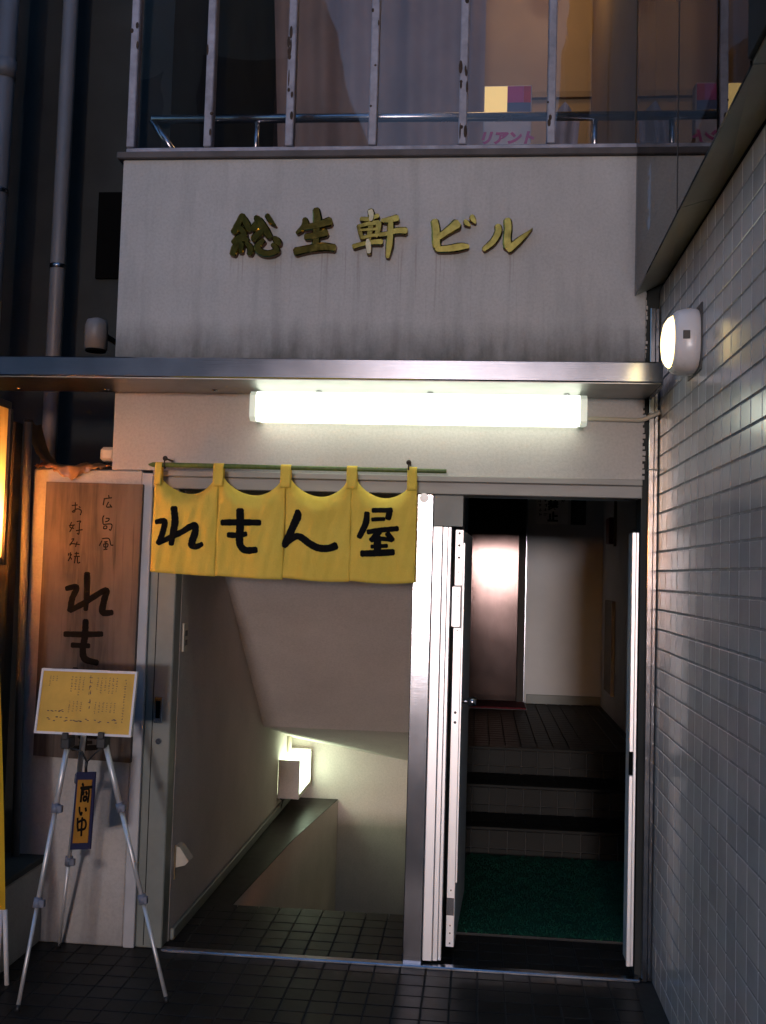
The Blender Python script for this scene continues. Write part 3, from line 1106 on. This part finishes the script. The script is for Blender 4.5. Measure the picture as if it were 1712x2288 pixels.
# ================================================================== NOREN
rod = MB().tube([(-1.352, -.095, 1.962), (-1.335, -.095, 1.962), (-.145, -.095, 1.958), (-.137, -.095, 1.958)], [.003, .010, .009, .008], 12).build('bamboo_rod', 'bamboo', None, True)
tag(rod, 'thin green rod carrying the yellow shop curtain', 'rod')
for xx, zz, lab in ((-1.283, 1.976, 'left'), (-.288, 1.978, 'right')):
    h_ = thing('rod_hook', 'dark screw hook holding the %s end of the green rod' % lab, 'hook', (xx, -.09, zz), 'hooks of the green rod')
    MB().sphere((xx, -.098, zz + .012), .0105, 12, 8).build('knob', 'rust', h_, True)
    MB().tube([(xx, -.0005, zz + .012), (xx, -.095, zz + .012)], .004, 8).build('shank', 'rust', h_, True)
    MB().tube([(xx, -.104, zz + .006), (xx, -.108, zz - .016), (xx, -.098, zz - .029), (xx, -.085, zz - .02)], .003, 8).build('hook', 'rust', h_, True)

NB = [-1.323, -1.058, -.782, -.514, -.252]
ZB = 1.513


def ztop(x):
    for a, b in zip(NB[:-1], NB[1:]):
        if a - 1e-6 <= x <= b + 1e-6:
            u = (x - a) / (b - a)
            edge = .022 / (b - a)
            w = min(1, max(0, (u - edge) / (1 - 2 * edge)))
            return 1.912 - .062 * (4 * w * (1 - w)) ** .8
    return 1.912


def ycloth(x, z):
    zt = ztop(x)
    d = max(0, zt - z)
    y = -.098
    ph = 0
    for a, b in zip(NB[:-1], NB[1:]):
        if a - 1e-6 <= x <= b + 1e-6:
            u = (x - a) / (b - a)
            ph = math.sin(math.pi * u)
            k = NB.index(a)
            bulge = .026 * ph * math.exp(-((d - .05) / .05) ** 2)
            roll = .085 * ph * math.exp(-d / .042)
            y += roll - bulge
            y += -.006 * ph - .006 * math.sin(u * 9 + k * 2.1) * min(1, d / .15) * (.4 + (1.9 - z))
            y += .0022 * math.sin(u * 21 + z * 14 + k) + .0016 * math.sin(u * 37 - z * 31 + 2 * k)
            y += .002 * (1 - ph) ** 8
            y += .012 * math.sin(3.0 * u + k * 1.7) * max(0, (1.75 - z)) * 2
    return y


nr = thing('noren_curtain', 'short yellow shop curtain with black characters over the stair door', 'curtain', (-.79, -.09, 1.513))
for k, (a, b) in enumerate(zip(NB[:-1], NB[1:])):
    def pf(u, v_, a=a, b=b, k=k):
        x = a + (b - a) * u
        zt = ztop(x)
        zb = ZB + .004 * math.sin(u * 3.1 + k) + (.012 * (1 - u) if k == 0 else 0) - .004 * math.sin(math.pi * u)
        vv = v_ ** 1.6
        z = zt + (zb - zt) * vv
        xo = (-.004 * (1 - u) * vv if k == 0 else 0)
        return (x + xo, ycloth(x, z), z)
    o = MB().grid(pf, 36, 44).build('cloth_panel', 'noren_cloth', nr, True)
    so = o.modifiers.new('thickness', 'SOLIDIFY')
    so.thickness = .0016
    so.offset = -1
for k, x in enumerate(NB):
    w = .021
    xa, xb = (x - w, x + w)
    if k == 0:
        xa, xb = x + .002, x + .03
    if k == 4:
        xa, xb = x - .04, x - .002

    def tf(u, v_, xa=xa, xb=xb):
        x_ = xa + (xb - xa) * u
        s = v_ * 1.25
        if s < .35:      # front strap up to the rod
            q = s / .35
            return (x_, -.112 + .006 * q, 1.878 + .078 * q)
        if s < .75:
            an = (s - .35) / .4 * math.pi
            return (x_, -.095 - .0112 * math.cos(an), 1.959 + .0125 * math.sin(an))
        q = (s - .75) / .5
        return (x_, -.0838 + .002 * q, 1.957 - .079 * q)
    o = MB().grid(tf, 4, 24).build('tab', 'noren_cloth', nr, True)
    so = o.modifiers.new('thickness', 'SOLIDIFY')
    so.thickness = .0014

S5 = .19335
re_ = [[(360, 595, 70), (368, 750, 75), (342, 900, 68), (325, 1020, 55)], [(142, 760, 50), (245, 752, 65), (235, 840, 68), (200, 950, 66), (168, 1008, 58)],
       [(170, 1005, 52), (300, 945, 58), (450, 870, 64), (590, 795, 66), (606, 860, 72), (572, 970, 80), (562, 1025, 72), (620, 1040, 60), (688, 1010, 48)]]
mo_ = [[(1130, 622, 85), (1126, 800, 85), (1120, 950, 78), (1132, 1030, 75), (1195, 1080, 74), (1320, 1075, 66)], [(912, 765, 62), (1100, 762, 68), (1360, 765, 62)], [(985, 905, 58), (1100, 910, 60), (1200, 893, 50)]]
n_ = [[(240, 625, 50), (240, 690, 85), (190, 800, 80), (105, 985, 78), (82, 1035, 50)], [(85, 1030, 46), (170, 945, 66), (260, 920, 70), (380, 1000, 76), (480, 1048, 76), (590, 1052, 74), (678, 1022, 80)]]
ya_ = [[(1035, 650, 60), (1018, 770, 68), (945, 925, 58)], [(1102, 622, 52), (1200, 620, 52), (1312, 620, 56)], [(1298, 620, 62), (1272, 715, 66)], [(1092, 725, 42), (1232, 718, 40)],
       [(1042, 865, 52), (1200, 842, 54), (1382, 826, 54)], [(1172, 860, 68), (1075, 960, 48)], [(1080, 962, 42), (1180, 940, 46), (1310, 955, 40)], [(1262, 880, 58), (1320, 958, 58)],
       [(1150, 920, 80), (1150, 1085, 74)], [(1082, 1030, 40), (1258, 1020, 42)], [(972, 1110, 66), (1150, 1102, 68), (1330, 1090, 66)]]


def noren_place(ox):
    def pl(x, y, lift):
        px, py = ox + x * S5, 1020 + y * S5
        dx, dy = px - 351.7, py - 1039.6
        X = -1.319 + (dx + .036 * dy - 5) * .001824
        Z = 1.960 - (dy - .0205 * dx) * .001824
        X = min(max(X, NB[0]), NB[-1])
        return (X, ycloth(X, Z) - .0022 - lift, Z)
    return pl


for nm, st, ox in (('character', re_, 330), ('character', mo_, 330), ('character', n_, 630), ('character', ya_, 630)):
    paint(st, noren_place(ox), n=10).build(nm, 'ink', nr)

# ================================================================== WOODEN SIGN
ws = thing('wooden_signboard', 'weathered wooden signboard with brushed characters on the left wall', 'sign', (-1.6, -.02, .75))
bw = MB()
bw.prism([(-1.808, .757), (-1.397, .745), (-1.393, 1.885), (-1.806, 1.888)], 1, -.036, -.0065)
bw.build('board', 'board_wood', ws)
S2 = .2417


def board_place(x, y, lift, ox=0, oy=1180, s=S2):
    px, py = ox + x * s, oy + y * s
    dx, dy = px - 111.7, py - 1081
    return (-1.806 + (dx + .038 * dy) * .001935, -.0372 - lift, 1.885 - (dy - .020 * dx) * .001935)


bre = [[(845, 398, 50), (845, 540, 52), (835, 720, 36)], [(655, 535, 40), (750, 522, 48), (712, 620, 50), (692, 728, 50)], [(692, 728, 44), (820, 660, 48), (1015, 545, 48), (1000, 640, 54), (990, 738, 54), (1078, 740, 44)]]
bmo = [[(835, 812, 48), (830, 950, 55), (812, 1060, 55), (832, 1150, 55), (945, 1182, 48)], [(645, 935, 44), (820, 936, 48), (985, 930, 44)], [(712, 1030, 42), (870, 1035, 40)]]
bn = [[(745, 1238, 50), (740, 1290, 60), (690, 1420, 55), (660, 1500, 40)], [(665, 1495, 40), (740, 1430, 50), (820, 1460, 52), (900, 1500, 52), (1000, 1480, 50)]]
bya = [[(x * .62 + 120, y * .62 + 1240, w * .62) for (x, y, w) in s_] for s_ in ya_]
for st in (bre, bmo, bn, bya):
    paint(st, board_place, n=8).build('character', 'brush_ink', ws)
w_ = 16
small = {
    'hiro': [[(1035, 200), (1045, 238)], [(965, 252), (1085, 236)], [(972, 255), (955, 345)], [(1035, 300), (1008, 372), (1080, 370)], [(1058, 338), (1088, 378)]],
    'shima': [[(968, 500), (950, 540), (955, 620)], [(998, 540), (1048, 545), (1030, 580), (990, 592)], [(960, 632), (1085, 628), (1075, 712), (1050, 705)], [(965, 695), (970, 660), (1010, 655), (1008, 690), (968, 695)]],
    'kaze': [[(945, 842), (1045, 840), (1075, 930), (1112, 935)], [(940, 872), (902, 945)], [(975, 890), (1025, 885)], [(968, 920), (1030, 918), (1022, 962), (975, 962), (968, 920)], [(1000, 895), (998, 1000)], [(968, 1002), (1022, 995)]],
    'o': [[(478, 352), (562, 344)], [(530, 308), (524, 440), (485, 442), (560, 402), (622, 430), (608, 492)], [(588, 368), (606, 386)]],
    'kono': [[(438, 652), (522, 640)], [(475, 600), (450, 672), (512, 692)], [(510, 640), (448, 742)], [(556, 590), (616, 584), (590, 622)], [(596, 630), (590, 770), (564, 764)], [(548, 726), (642, 710)]],
    'mi': [[(478, 852), (512, 850), (448, 942), (484, 918), (602, 930)], [(562, 890), (540, 962)]],
    'yaki': [[(438, 1060), (432, 1092)], [(462, 1048), (458, 1110), (430, 1172)], [(478, 1072), (468, 1096)], [(465, 1120), (482, 1150)], [(530, 1062), (592, 1060)], [(556, 1040), (550, 1105)], [(520, 1108), (604, 1104)], [(540, 1118), (526, 1205)], [(572, 1118), (576, 1200), (612, 1192)]],
}
for nm, st in small.items():
    paint([[(x, y, w_) for (x, y) in s_] for s_ in st], lambda x, y, l: board_place(x, y, l, 100, 1080, .145), n=5).build('small_character', 'brush_ink', ws)

# ================================================================== EASEL, MENU, PLAQUE
ez = thing('display_easel', 'aluminium tripod easel standing before the left wall', 'easel', (-1.4, -.4, 0))
TL_, TR_, TRR = Vector((-1.508, -.415, .895)), Vector((-1.372, -.415, .902)), Vector((-1.478, -.33, .98))
for top, foot, fr in ((TL_, Vector((-1.532 - .02, -.655, 0)), 0), (TR_, Vector((-1.068, -.50, 0)), 1), (TRR, Vector((-1.655, -.05, 0)), 2)):
    d = foot - top
    lg = MB().tube([top, top + d * .27], .0105, 12).tube([top + d * .27, top + d * .62], .0088, 12).tube([top + d * .62, top + d], .0072, 12).build('leg', 'easel_aluminium', ez, True)
    for q in (.25, .60):
        cc_ = top + d * q
        MB().tube([cc_, cc_ + d.normalized() * .034], .0155, 14).build('collar', 'grey_plastic', lg, True)
        MB().box(cc_.x + .006, cc_.x + .026, cc_.y - .016, cc_.y + .002, cc_.z - .030, cc_.z - .004, .002).build('clip', 'grey_plastic', lg)
    MB().tube([foot - d.normalized() * .022, foot], .009, 10).build('rubber_foot', 'black_plastic', lg, True)
for q in (TL_, TR_):
    MB().box(q.x - .017, q.x + .017, q.y - .035, q.y + .022, q.z - .03, q.z + .012, .004).box(q.x - .012, q.x + .012, q.y - .04, q.y - .030, q.z + .004, q.z + .03, .003).build('holder', 'black_plastic', ez)
MB().tube([TL_ + Vector((0, .01, -.01)), TRR, TR_ + Vector((0, .01, -.01))], .008, 10).build('head_bar', 'black_plastic', ez, True)
MB().tube([TL_ + Vector((.005, 0, -.03)), (-1.462, -.40, .85), (-1.440, -.40, .812)], .004, 8).tube([TR_ + Vector((-.005, 0, -.03)), (-1.41, -.40, .845), (-1.440, -.40, .812)], .003, 8).build('cord', 'black_plastic', ez, True)

mn = thing('menu_board', 'yellow handwritten menu in a white frame on the easel', 'sign', (-1.43, -.42, .905))
BX0, BX1, BZ0, BZ1 = -1.632, -1.262, .917, 1.152


def bp(u, v_, lift):      # board plane, leaning back a little
    return (BX0 + (BX1 - BX0) * u, -.438 + .045 * v_ - lift, BZ0 + (BZ1 - BZ0) * v_)


def slab(u0, u1, v0, v1, l0, l1):
    vs = [bp(u, v_, l) for l in (l0, l1) for v_ in (v0, v1) for u in (u0, u1)]
    return MB().add(vs, [(0, 2, 3, 1), (4, 5, 7, 6), (0, 1, 5, 4), (2, 6, 7, 3), (0, 4, 6, 2), (1, 3, 7, 5)])


slab(.006, .994, .008, .992, -.012, .001).build('menu_sheet', 'menu_paper', mn)
for q in ((0, 1, 0, .034), (0, 1, .966, 1), (0, .022, .0341, .9659), (.978, 1, .0341, .9659)):
    slab(*q, -.012, .006).build('frame_bar', 'white_plastic', mn)
mk = MB()


def mark(u, v_, w, h):
    a = random.uniform(-.003, .003)
    mk.add([bp(u - w / 2, v_ - h / 2, .0018), bp(u + w / 2, v_ - h / 2 + a, .0018), bp(u + w / 2, v_ + h / 2 + a, .0018), bp(u - w / 2, v_ + h / 2, .0018)], [(0, 1, 2, 3)])


def scribble(u, v0, v1, s):
    v_ = v1
    while v_ > v0:
        for k in range(random.randint(2, 4)):
            if random.random() < .5:
                mark(u + random.uniform(-.2, .2) * s, v_ + random.uniform(-.5, .5) * s, s * random.uniform(.5, .95), s * .17)
            else:
                mark(u + random.uniform(-.3, .3) * s, v_ + random.uniform(-.3, .3) * s, s * .11, s * random.uniform(.7, 1.2))
        v_ -= s * random.uniform(1.5, 2.0)


for u in (.33, .37, .41, .45, .60, .64, .68, .72, .76, .80):
    scribble(u, .60 + random.uniform(-.03, .1), .88, .021)
    scribble(u, .34, .50, .019)
for u in (.10, .13, .17):
    scribble(u, .80 - random.random() * .1, .88, .017)
scribble(.53, .62, .90, .046)
scribble(.53, .36, .52, .046)
scribble(.89, .22, .86, .024)
for k in range(26):
    mark(.12 + random.random() * .75, .20 + random.random() * .06, .022, .012)
for k in range(10):
    mark(.10 + random.random() * .2, .34 + random.random() * .03, .02, .010)
mk.build('handwriting', 'menu_ink', mn)['kind'] = 'stuff'

pq = thing('hanging_plaque', 'orange plaque with navy border hanging from the easel, reading 商い中', 'sign', (-1.45, -.40, .48))
PT = [Vector((-1.502, -.37, .478)), Vector((-1.404, -.425, .500)), Vector((-1.397, -.425, .782)), Vector((-1.489, -.37, .767))]
pn = (PT[1] - PT[0]).cross(PT[3] - PT[0]).normalized()
if pn.y > 0:
    pn = -pn


def pp(u, v_, lift):
    a = PT[0].lerp(PT[1], u)
    b = PT[3].lerp(PT[2], u)
    return tuple(a.lerp(b, v_) + pn * lift)


def pslab(u0, u1, v0, v1, l0, l1):
    vs = [pp(u, v_, l) for l in (l0, l1) for v_ in (v0, v1) for u in (u0, u1)]
    return MB().add(vs, [(0, 2, 3, 1), (4, 5, 7, 6), (0, 1, 5, 4), (2, 6, 7, 3), (0, 4, 6, 2), (1, 3, 7, 5)])


pslab(.0, 1, 0, 1, -.006, 0).build('border', 'plaque_navy', pq)
pslab(.13, .88, .085, .90, .0005, .0025).build('panel', 'plaque_orange', pq)
P5 = [[[(470, 650), (500, 690)], [(430, 730), (720, 715)], [(470, 760), (455, 990)], [(470, 770), (650, 760), (640, 1000)], [(520, 800), (500, 860)], [(580, 800), (610, 850)], [(530, 900), (600, 895), (590, 960), (530, 960), (530, 900)]],
      [[(430, 1090), (440, 1180), (480, 1235), (500, 1190)], [(590, 1110), (605, 1165)]],
      [[(400, 1300), (410, 1450), (435, 1540)], [(405, 1380), (560, 1330), (620, 1400), (590, 1500), (440, 1520)], [(520, 1290), (515, 1460), (520, 1630)]]]
for st in P5:
    def plc(x, y, l):
        v_ = 1 - (y - 430) / (1890 - 430)
        u = (x - (235 + (1 - (1 - v_)) * 40)) / (500)
        return pp(u, v_, .0032 + l)
    paint([[(x, y, 44 if len(s_) > 2 else 50) for (x, y) in s_] for s_ in st], plc, n=5).build('character', 'brush_ink', pq)
MB().tube([(-1.440, -.402, .812), (-1.443, -.40, .795), (-1.443, -.398, .775)], .006, 8).build('cord_knot', 'black_plastic', pq, True)

# ================================================================== LANTERN SIGN, POLE, BANNER AT THE LEFT EDGE
ln = thing('lantern_sign', 'glowing paper lantern sign in a dark frame at the left edge', 'lantern', (-2.0, -.42, 1.55))
LX0, LX1, LY0, LY1, LZ0, LZ1 = -2.25, -1.826, -.50, -.36, 1.565, 2.14
box('front_paper', 'lantern_paper', LX0, LX1 - .002, LY0, LY0 + .002, LZ0, LZ1, ln)
box('side_paper', 'lantern_paper', LX1 - .002, LX1, LY0 + .003, LY1, LZ0, LZ1, ln)
box('back_paper', 'lantern_paper', LX0, LX1 - .0025, LY1 - .002, LY1, LZ0, LZ1, ln)
box('top_board', 'dark_timber', LX0 - .02, LX1 + .004, LY0 - .01, LY1 + .01, LZ1 + .001, LZ1 + .03, ln, .004)
box('bottom_board', 'dark_timber', LX0 - .02, LX1 + .004, LY0 - .005, LY1 + .005, LZ0 - .03, LZ0 - .001, ln, .004)
box('frame_post', 'dark_timber', LX1 + .0005, LX1 + .012, LY1 - .014, LY1 + .006, LZ0 - .03, LZ1, ln)
MB().sphere((-1.89, -.43, 1.66), .03, 14, 10).build('bulb', 'bulb_glow', ln, True)
pl = bpy.data.lights.new('lantern_bulb', 'POINT')
pl.energy = 6.5
pl.color = (1, .56, .22)
pl.shadow_soft_size = .05
lo_ = bpy.data.objects.new('lantern_bulb', pl)
COL.objects.link(lo_)
lo_.location = (-1.885, -.42, 1.70)
post = box('timber_post', 'dark_timber', -1.985, -1.915, -.12, -.04, .353, 2.13, None, .006)
tag(post, 'dark timber post between the lantern and the white wall', 'post')
mp_ = thing('metal_pole', 'slim grey metal pole beside the dark post', 'pole', (-1.88, -.04, .35))
MB().tube([(-1.858, -.045, .353), (-1.893, -.045, 2.135)], .0165, 16).build('tube', 'pipe_grey', mp_, True)
MB().tube([(-1.893, -.045, 2.1355), (-1.893, -.045, 2.145)], .0185, 16).build('cap', 'black_plastic', mp_, True)

bn_ = thing('yellow_banner', 'yellow upright banner with purple top at the left edge', 'banner', (-1.8, -.45, 0))
MB().grid(lambda u, v_: (-2.2 + u * (.495 - .09 * v_), -.455 + .012 * math.sin(u * 7 + v_ * 3), .25 + v_ * 1.22), 14, 30).build('cloth', 'banner_yellow', bn_, True)
MB().grid(lambda u, v_: (-2.2 + u * (.405 - .012 * v_), -.455 + .012 * math.sin(u * 7 + (1 + v_ * .1) * 3), 1.4705 + v_ * .12), 14, 4).build('top_band', 'banner_purple', bn_, True)
for dx in (0, .028):
    MB().tube([(-1.717 + dx, -.47 + dx, .0), (-1.725 + dx * .6, -.447, .27)], .009, 10).build('stand_tube', 'white_plastic', bn_, True)

tp = MB()


def tarp(u, v_):
    x = -1.862 + u * .315
    lump = .5 + .5 * math.sin(u * 17 + 1.3) * math.sin(u * 7.7 + v_ * 5)
    hang = .05 * math.exp(-((u - .5) / .2) ** 2) + .010 * math.sin(u * 29) ** 2
    if v_ < .55:
        q = v_ / .55
        return (x, .13 - .148 * q, 1.951 + .028 * lump * math.sin(math.pi * min(1, q * .8 + .2)) + .010 * (1 - q))
    q = (v_ - .55) / .45
    return (x + .006 * math.sin(q * 5 + u * 20), -.019 - .010 * math.sin(q * 2.5) * (1 + .6 * math.sin(u * 23)), 1.955 + .012 * lump * (1 - q) - hang * q)


cur_ = [(-1.912, 2.145), (-1.900, 2.10), (-1.884, 2.05), (-1.862, 2.005), (-1.832, 1.975), (-1.80, 1.962)]
tp.grid(lambda u, v_: (lambda k: (cur_[int(k)][0] * (1 - k % 1) + cur_[min(int(k) + 1, 5)][0] * (k % 1) + .012 * v_, -.02 + .12 * v_, cur_[int(k)][1] * (1 - k % 1) + cur_[min(int(k) + 1, 5)][1] * (k % 1) + .008 * math.sin(v_ * 7)))(u * 4.999), 15, 6)
tp.grid(tarp, 56, 18)
o = tp.build('crumpled_tarp', 'tarp', None, True)
tag(o, 'crumpled brown plastic sheet over the top of the left wall', 'tarp')
o = MB().box(-1.605, -1.5405, .02, .10, 1.985, 2.045, .012).build('junction_box', 'cream_plastic', None)
tag(o, 'small pale box on the building corner above the wooden sign', 'junction box')

# ================================================================== DOORS AND THINGS IN THE HALL
dr = thing('white_door', 'white aluminium door standing open, latch edge toward the viewer', 'door', (-.08, .1, .03))
rotd = Matrix.Translation((-.1, .1, 0)) @ Matrix.Rotation(R(-2.4), 4, 'Z') @ Matrix.Translation((.1, -.1, 0))


def dpart(mb, nm, mat, par, smooth=False):
    mb.v = [tuple(rotd @ Vector(q)) for q in mb.v]
    return mb.build(nm, mat, par, smooth)


leaf = dpart(MB().box(-.100, -.066, .11, .86, .045, 1.735, .002), 'leaf', 'hall_paint', dr)
dpart(MB().box(-.099, -.067, .1, .1095, .045, 1.33, .001), 'edge_strip', 'white_aluminium', leaf)
dpart(MB().box(-.108, -.073, .098, .1092, 1.335, 1.50, .001), 'edge_plate', 'white_aluminium', leaf)
dpart(MB().box(-.099, -.067, .1, .1095, 1.505, 1.735, .001), 'edge_strip', 'white_aluminium', leaf)
dpart(MB().box(-.0655, -.06, .106, .112, .3, 1.68), 'edge_bead', 'white_aluminium', leaf)
dpart(MB().box(-.099, -.069, .0985, .0995, .17, .24, .0003), 'edge_plate', 'stainless', leaf)
for zz in (1.72, 1.67, 1.62, 1.56, 1.46, 1.32, .985, .945, .27, .13, .10, .06):
    dpart(MB().tube([(-.083, .0995, zz), (-.083, .0972, zz)], .0055 if zz > 1.6 or .9 < zz < .99 else .003, 10), 'screw', 'black_plastic', leaf)
kn = MB().tube([(-.0655, .16, 1.025), (-.058, .16, 1.025)], .024, 16).tube([(-.058, .16, 1.025), (-.04, .16, 1.025), (-.034, .16, 1.025), (-.004, .16, 1.025), (0.0, .16, 1.025)], [.009, .009, .016, .019, .014], 16)
dpart(kn, 'door_knob', 'stainless', dr, True)
rd = thing('white_door', 'white aluminium door edge folded back at the right of the hall entrance', 'door', (.62, .02, .03))
box('leaf', 'hall_paint', .614, .634, .022, .155, .04, 1.738, rd, .001)
for z0, z1 in ((.045, .78), (.872, 1.738)):
    box('edge_strip', 'white_aluminium', .606, .622, .004, .0215, z0, z1, rd, .002)
box('edge_rib', 'white_aluminium', .6225, .634, .010, .0215, .045, 1.738, rd, .002)
box('latch_recess', 'dark_void', .607, .6215, .014, .0214, .7805, .8715, rd)

gm = thing('green_mat', 'rough green doormat inside the hall entrance', 'mat', (.4, 1.0, 0))
MB().grid(lambda u, v_: (-.085 + u * .93 + .06 * v_ * (1 - u), .375 + v_ * 1.26, .016 + .003 * math.sin(u * 40) * math.sin(v_ * 37)), 40, 50).build('pile', 'green_fibre', gm, True)
MB().box(-.08, .84, .38, 1.63, .001, .012).build('backing', 'black_plastic', gm)
tuft = MB()
for k in range(9000):
    u, v_ = random.random(), random.random()
    x, y = -.085 + u * .93 + .06 * v_ * (1 - u), .372 + v_ * 1.265
    a = random.uniform(0, 6.28)
    dx, dy = .0035 * math.cos(a), .0035 * math.sin(a)
    hx, hy = random.gauss(0, .004), random.gauss(0, .004)
    tuft.add([(x - dx, y - dy, .013), (x + dx, y + dy, .013), (x + hx, y + hy, .019 + random.random() * .007)], [(0, 1, 2)])
o = tuft.build('fibre_tufts', 'green_fibre', gm)
o['kind'] = 'stuff'
rmat = thing('red_mat', 'dark red mat in front of the steel lift door', 'mat', (.17, 4.4, .48))
box('pile', 'red_fibre', -.04, .40, 4.22, 4.69, .4885, .502, rmat, .004)
box('edge', 'black_plastic', -.05, .41, 4.21, 4.692, .4855, .4884, rmat)

lf = thing('lift_door', 'brushed steel lift door at the back of the hall', 'door', (.16, 4.65, .48))
box('panel', 'lift_steel', -.10, .335, 4.655, 4.69, .50, 2.5, lf, .003)
box('frame', 'dark_timber', .3355, .392, 4.62, 4.699, .485, 2.5, lf, .003)
box('frame_bead', 'stainless', .3925, .402, 4.64, 4.699, .485, 2.5, lf, .002)
box('sill', 'stainless_bar', -.10, .335, 4.63, 4.654, .486, .4985, lf)

hs = thing('notice_sign', 'white keep-out notice on the hall back wall', 'sign', (.61, 4.69, 2.0))
box('plate', 'sign_white', .475, .742, 4.690, 4.6985, 1.998, 2.44, hs, .001)
for k, ch in enumerate('立入禁止'):
    text_mesh('character', ch, 'ink', .088, (.615, 4.6885, 2.35 - k * .098), hs, offset=.004)
for k, ch in enumerate('関係者以外'):
    text_mesh('small_character', ch, 'ink', .034, (.70, 4.6885, 2.385 - k * .046), hs, offset=.001)
hk = MB()
for q in range(9):
    for cx_ in (.505, .553):
        zz = 2.40 - q * .04
        if zz < 2.08:
            continue
        for s in range(3):
            xx = cx_ + random.uniform(-.006, .006)
            z2 = zz + random.uniform(-.008, .008)
            if random.random() < .5:
                hk.box(xx - .011, xx + .011, 4.6885, 4.6896, z2 - .002, z2 + .002)
            else:
                hk.box(xx - .002, xx + .002, 4.6882, 4.6896, z2 - .010, z2 + .010)
hk.build('small_print', 'ink', hs)
hb = thing('dark_notice', 'small black notice beside the white one in the hall', 'sign', (.825, 4.69, 2.0))
box('plate', 'sign_black', .766, .892, 4.690, 4.6985, 2.0, 2.44, hb, .001)
bp_ = MB()
for q in range(16):
    for s in range(2):
        xx, zz = .79 + random.random() * .08, 2.03 + q * .02
        bp_.box(xx - .012, xx + .012, 4.6892, 4.6898, zz - .002, zz + .002)
bp_.build('faint_print', 'grey_paint', hb)
wp = thing('wall_panel', 'narrow yellowish panel low on the hall side wall', 'panel', (1.03, 3.9, .66))
box('door', 'board_edge', 1.022, 1.0395, 3.86, 4.35, .66, 1.38, wp, .003)
box('edge_bead', 'cream_plastic', 1.012, 1.0395, 3.84, 3.8595, .66, 1.38, wp, .003)
fp = thing('fire_box', 'upper wall box with a red front on the hall side wall', 'box', (1.03, 3.95, 1.8))
box('case', 'board_edge', 1.02, 1.0395, 3.84, 3.859, 1.80, 2.35, fp, .002)
box('red_front', 'red_box', .985, 1.0395, 3.86, 4.05, 1.82, 2.02, fp, .004)

# small things on the stairwell wall
swt = thing('light_switch', 'small wall switch just inside the stair door', 'switch', (-1.24, .16, 1.25))
box('plate', 'cream_plastic', -1.2448, -1.236, .115, .175, 1.19, 1.31, swt, .002)
for zz in (1.215, 1.255):
    box('rocker', 'black_plastic', -1.2358, -1.233, .13, .16, zz, zz + .024, swt, .001)
dbx = thing('door_stop_box', 'small cream wedge box low on the stairwell wall', 'box', (-1.22, .2, .3))
w2 = MB()
w2.prism([(-1.2445, .285), (-1.20, .298), (-1.185, .315), (-1.225, .37), (-1.2445, .375)], 1, .14, .21)
w2.build('wedge', 'cream_plastic', dbx)
box('bracket', 'board_edge', -1.2447, -1.24, .13, .139, .24, .38, dbx)
print('objects', len(bpy.data.objects))
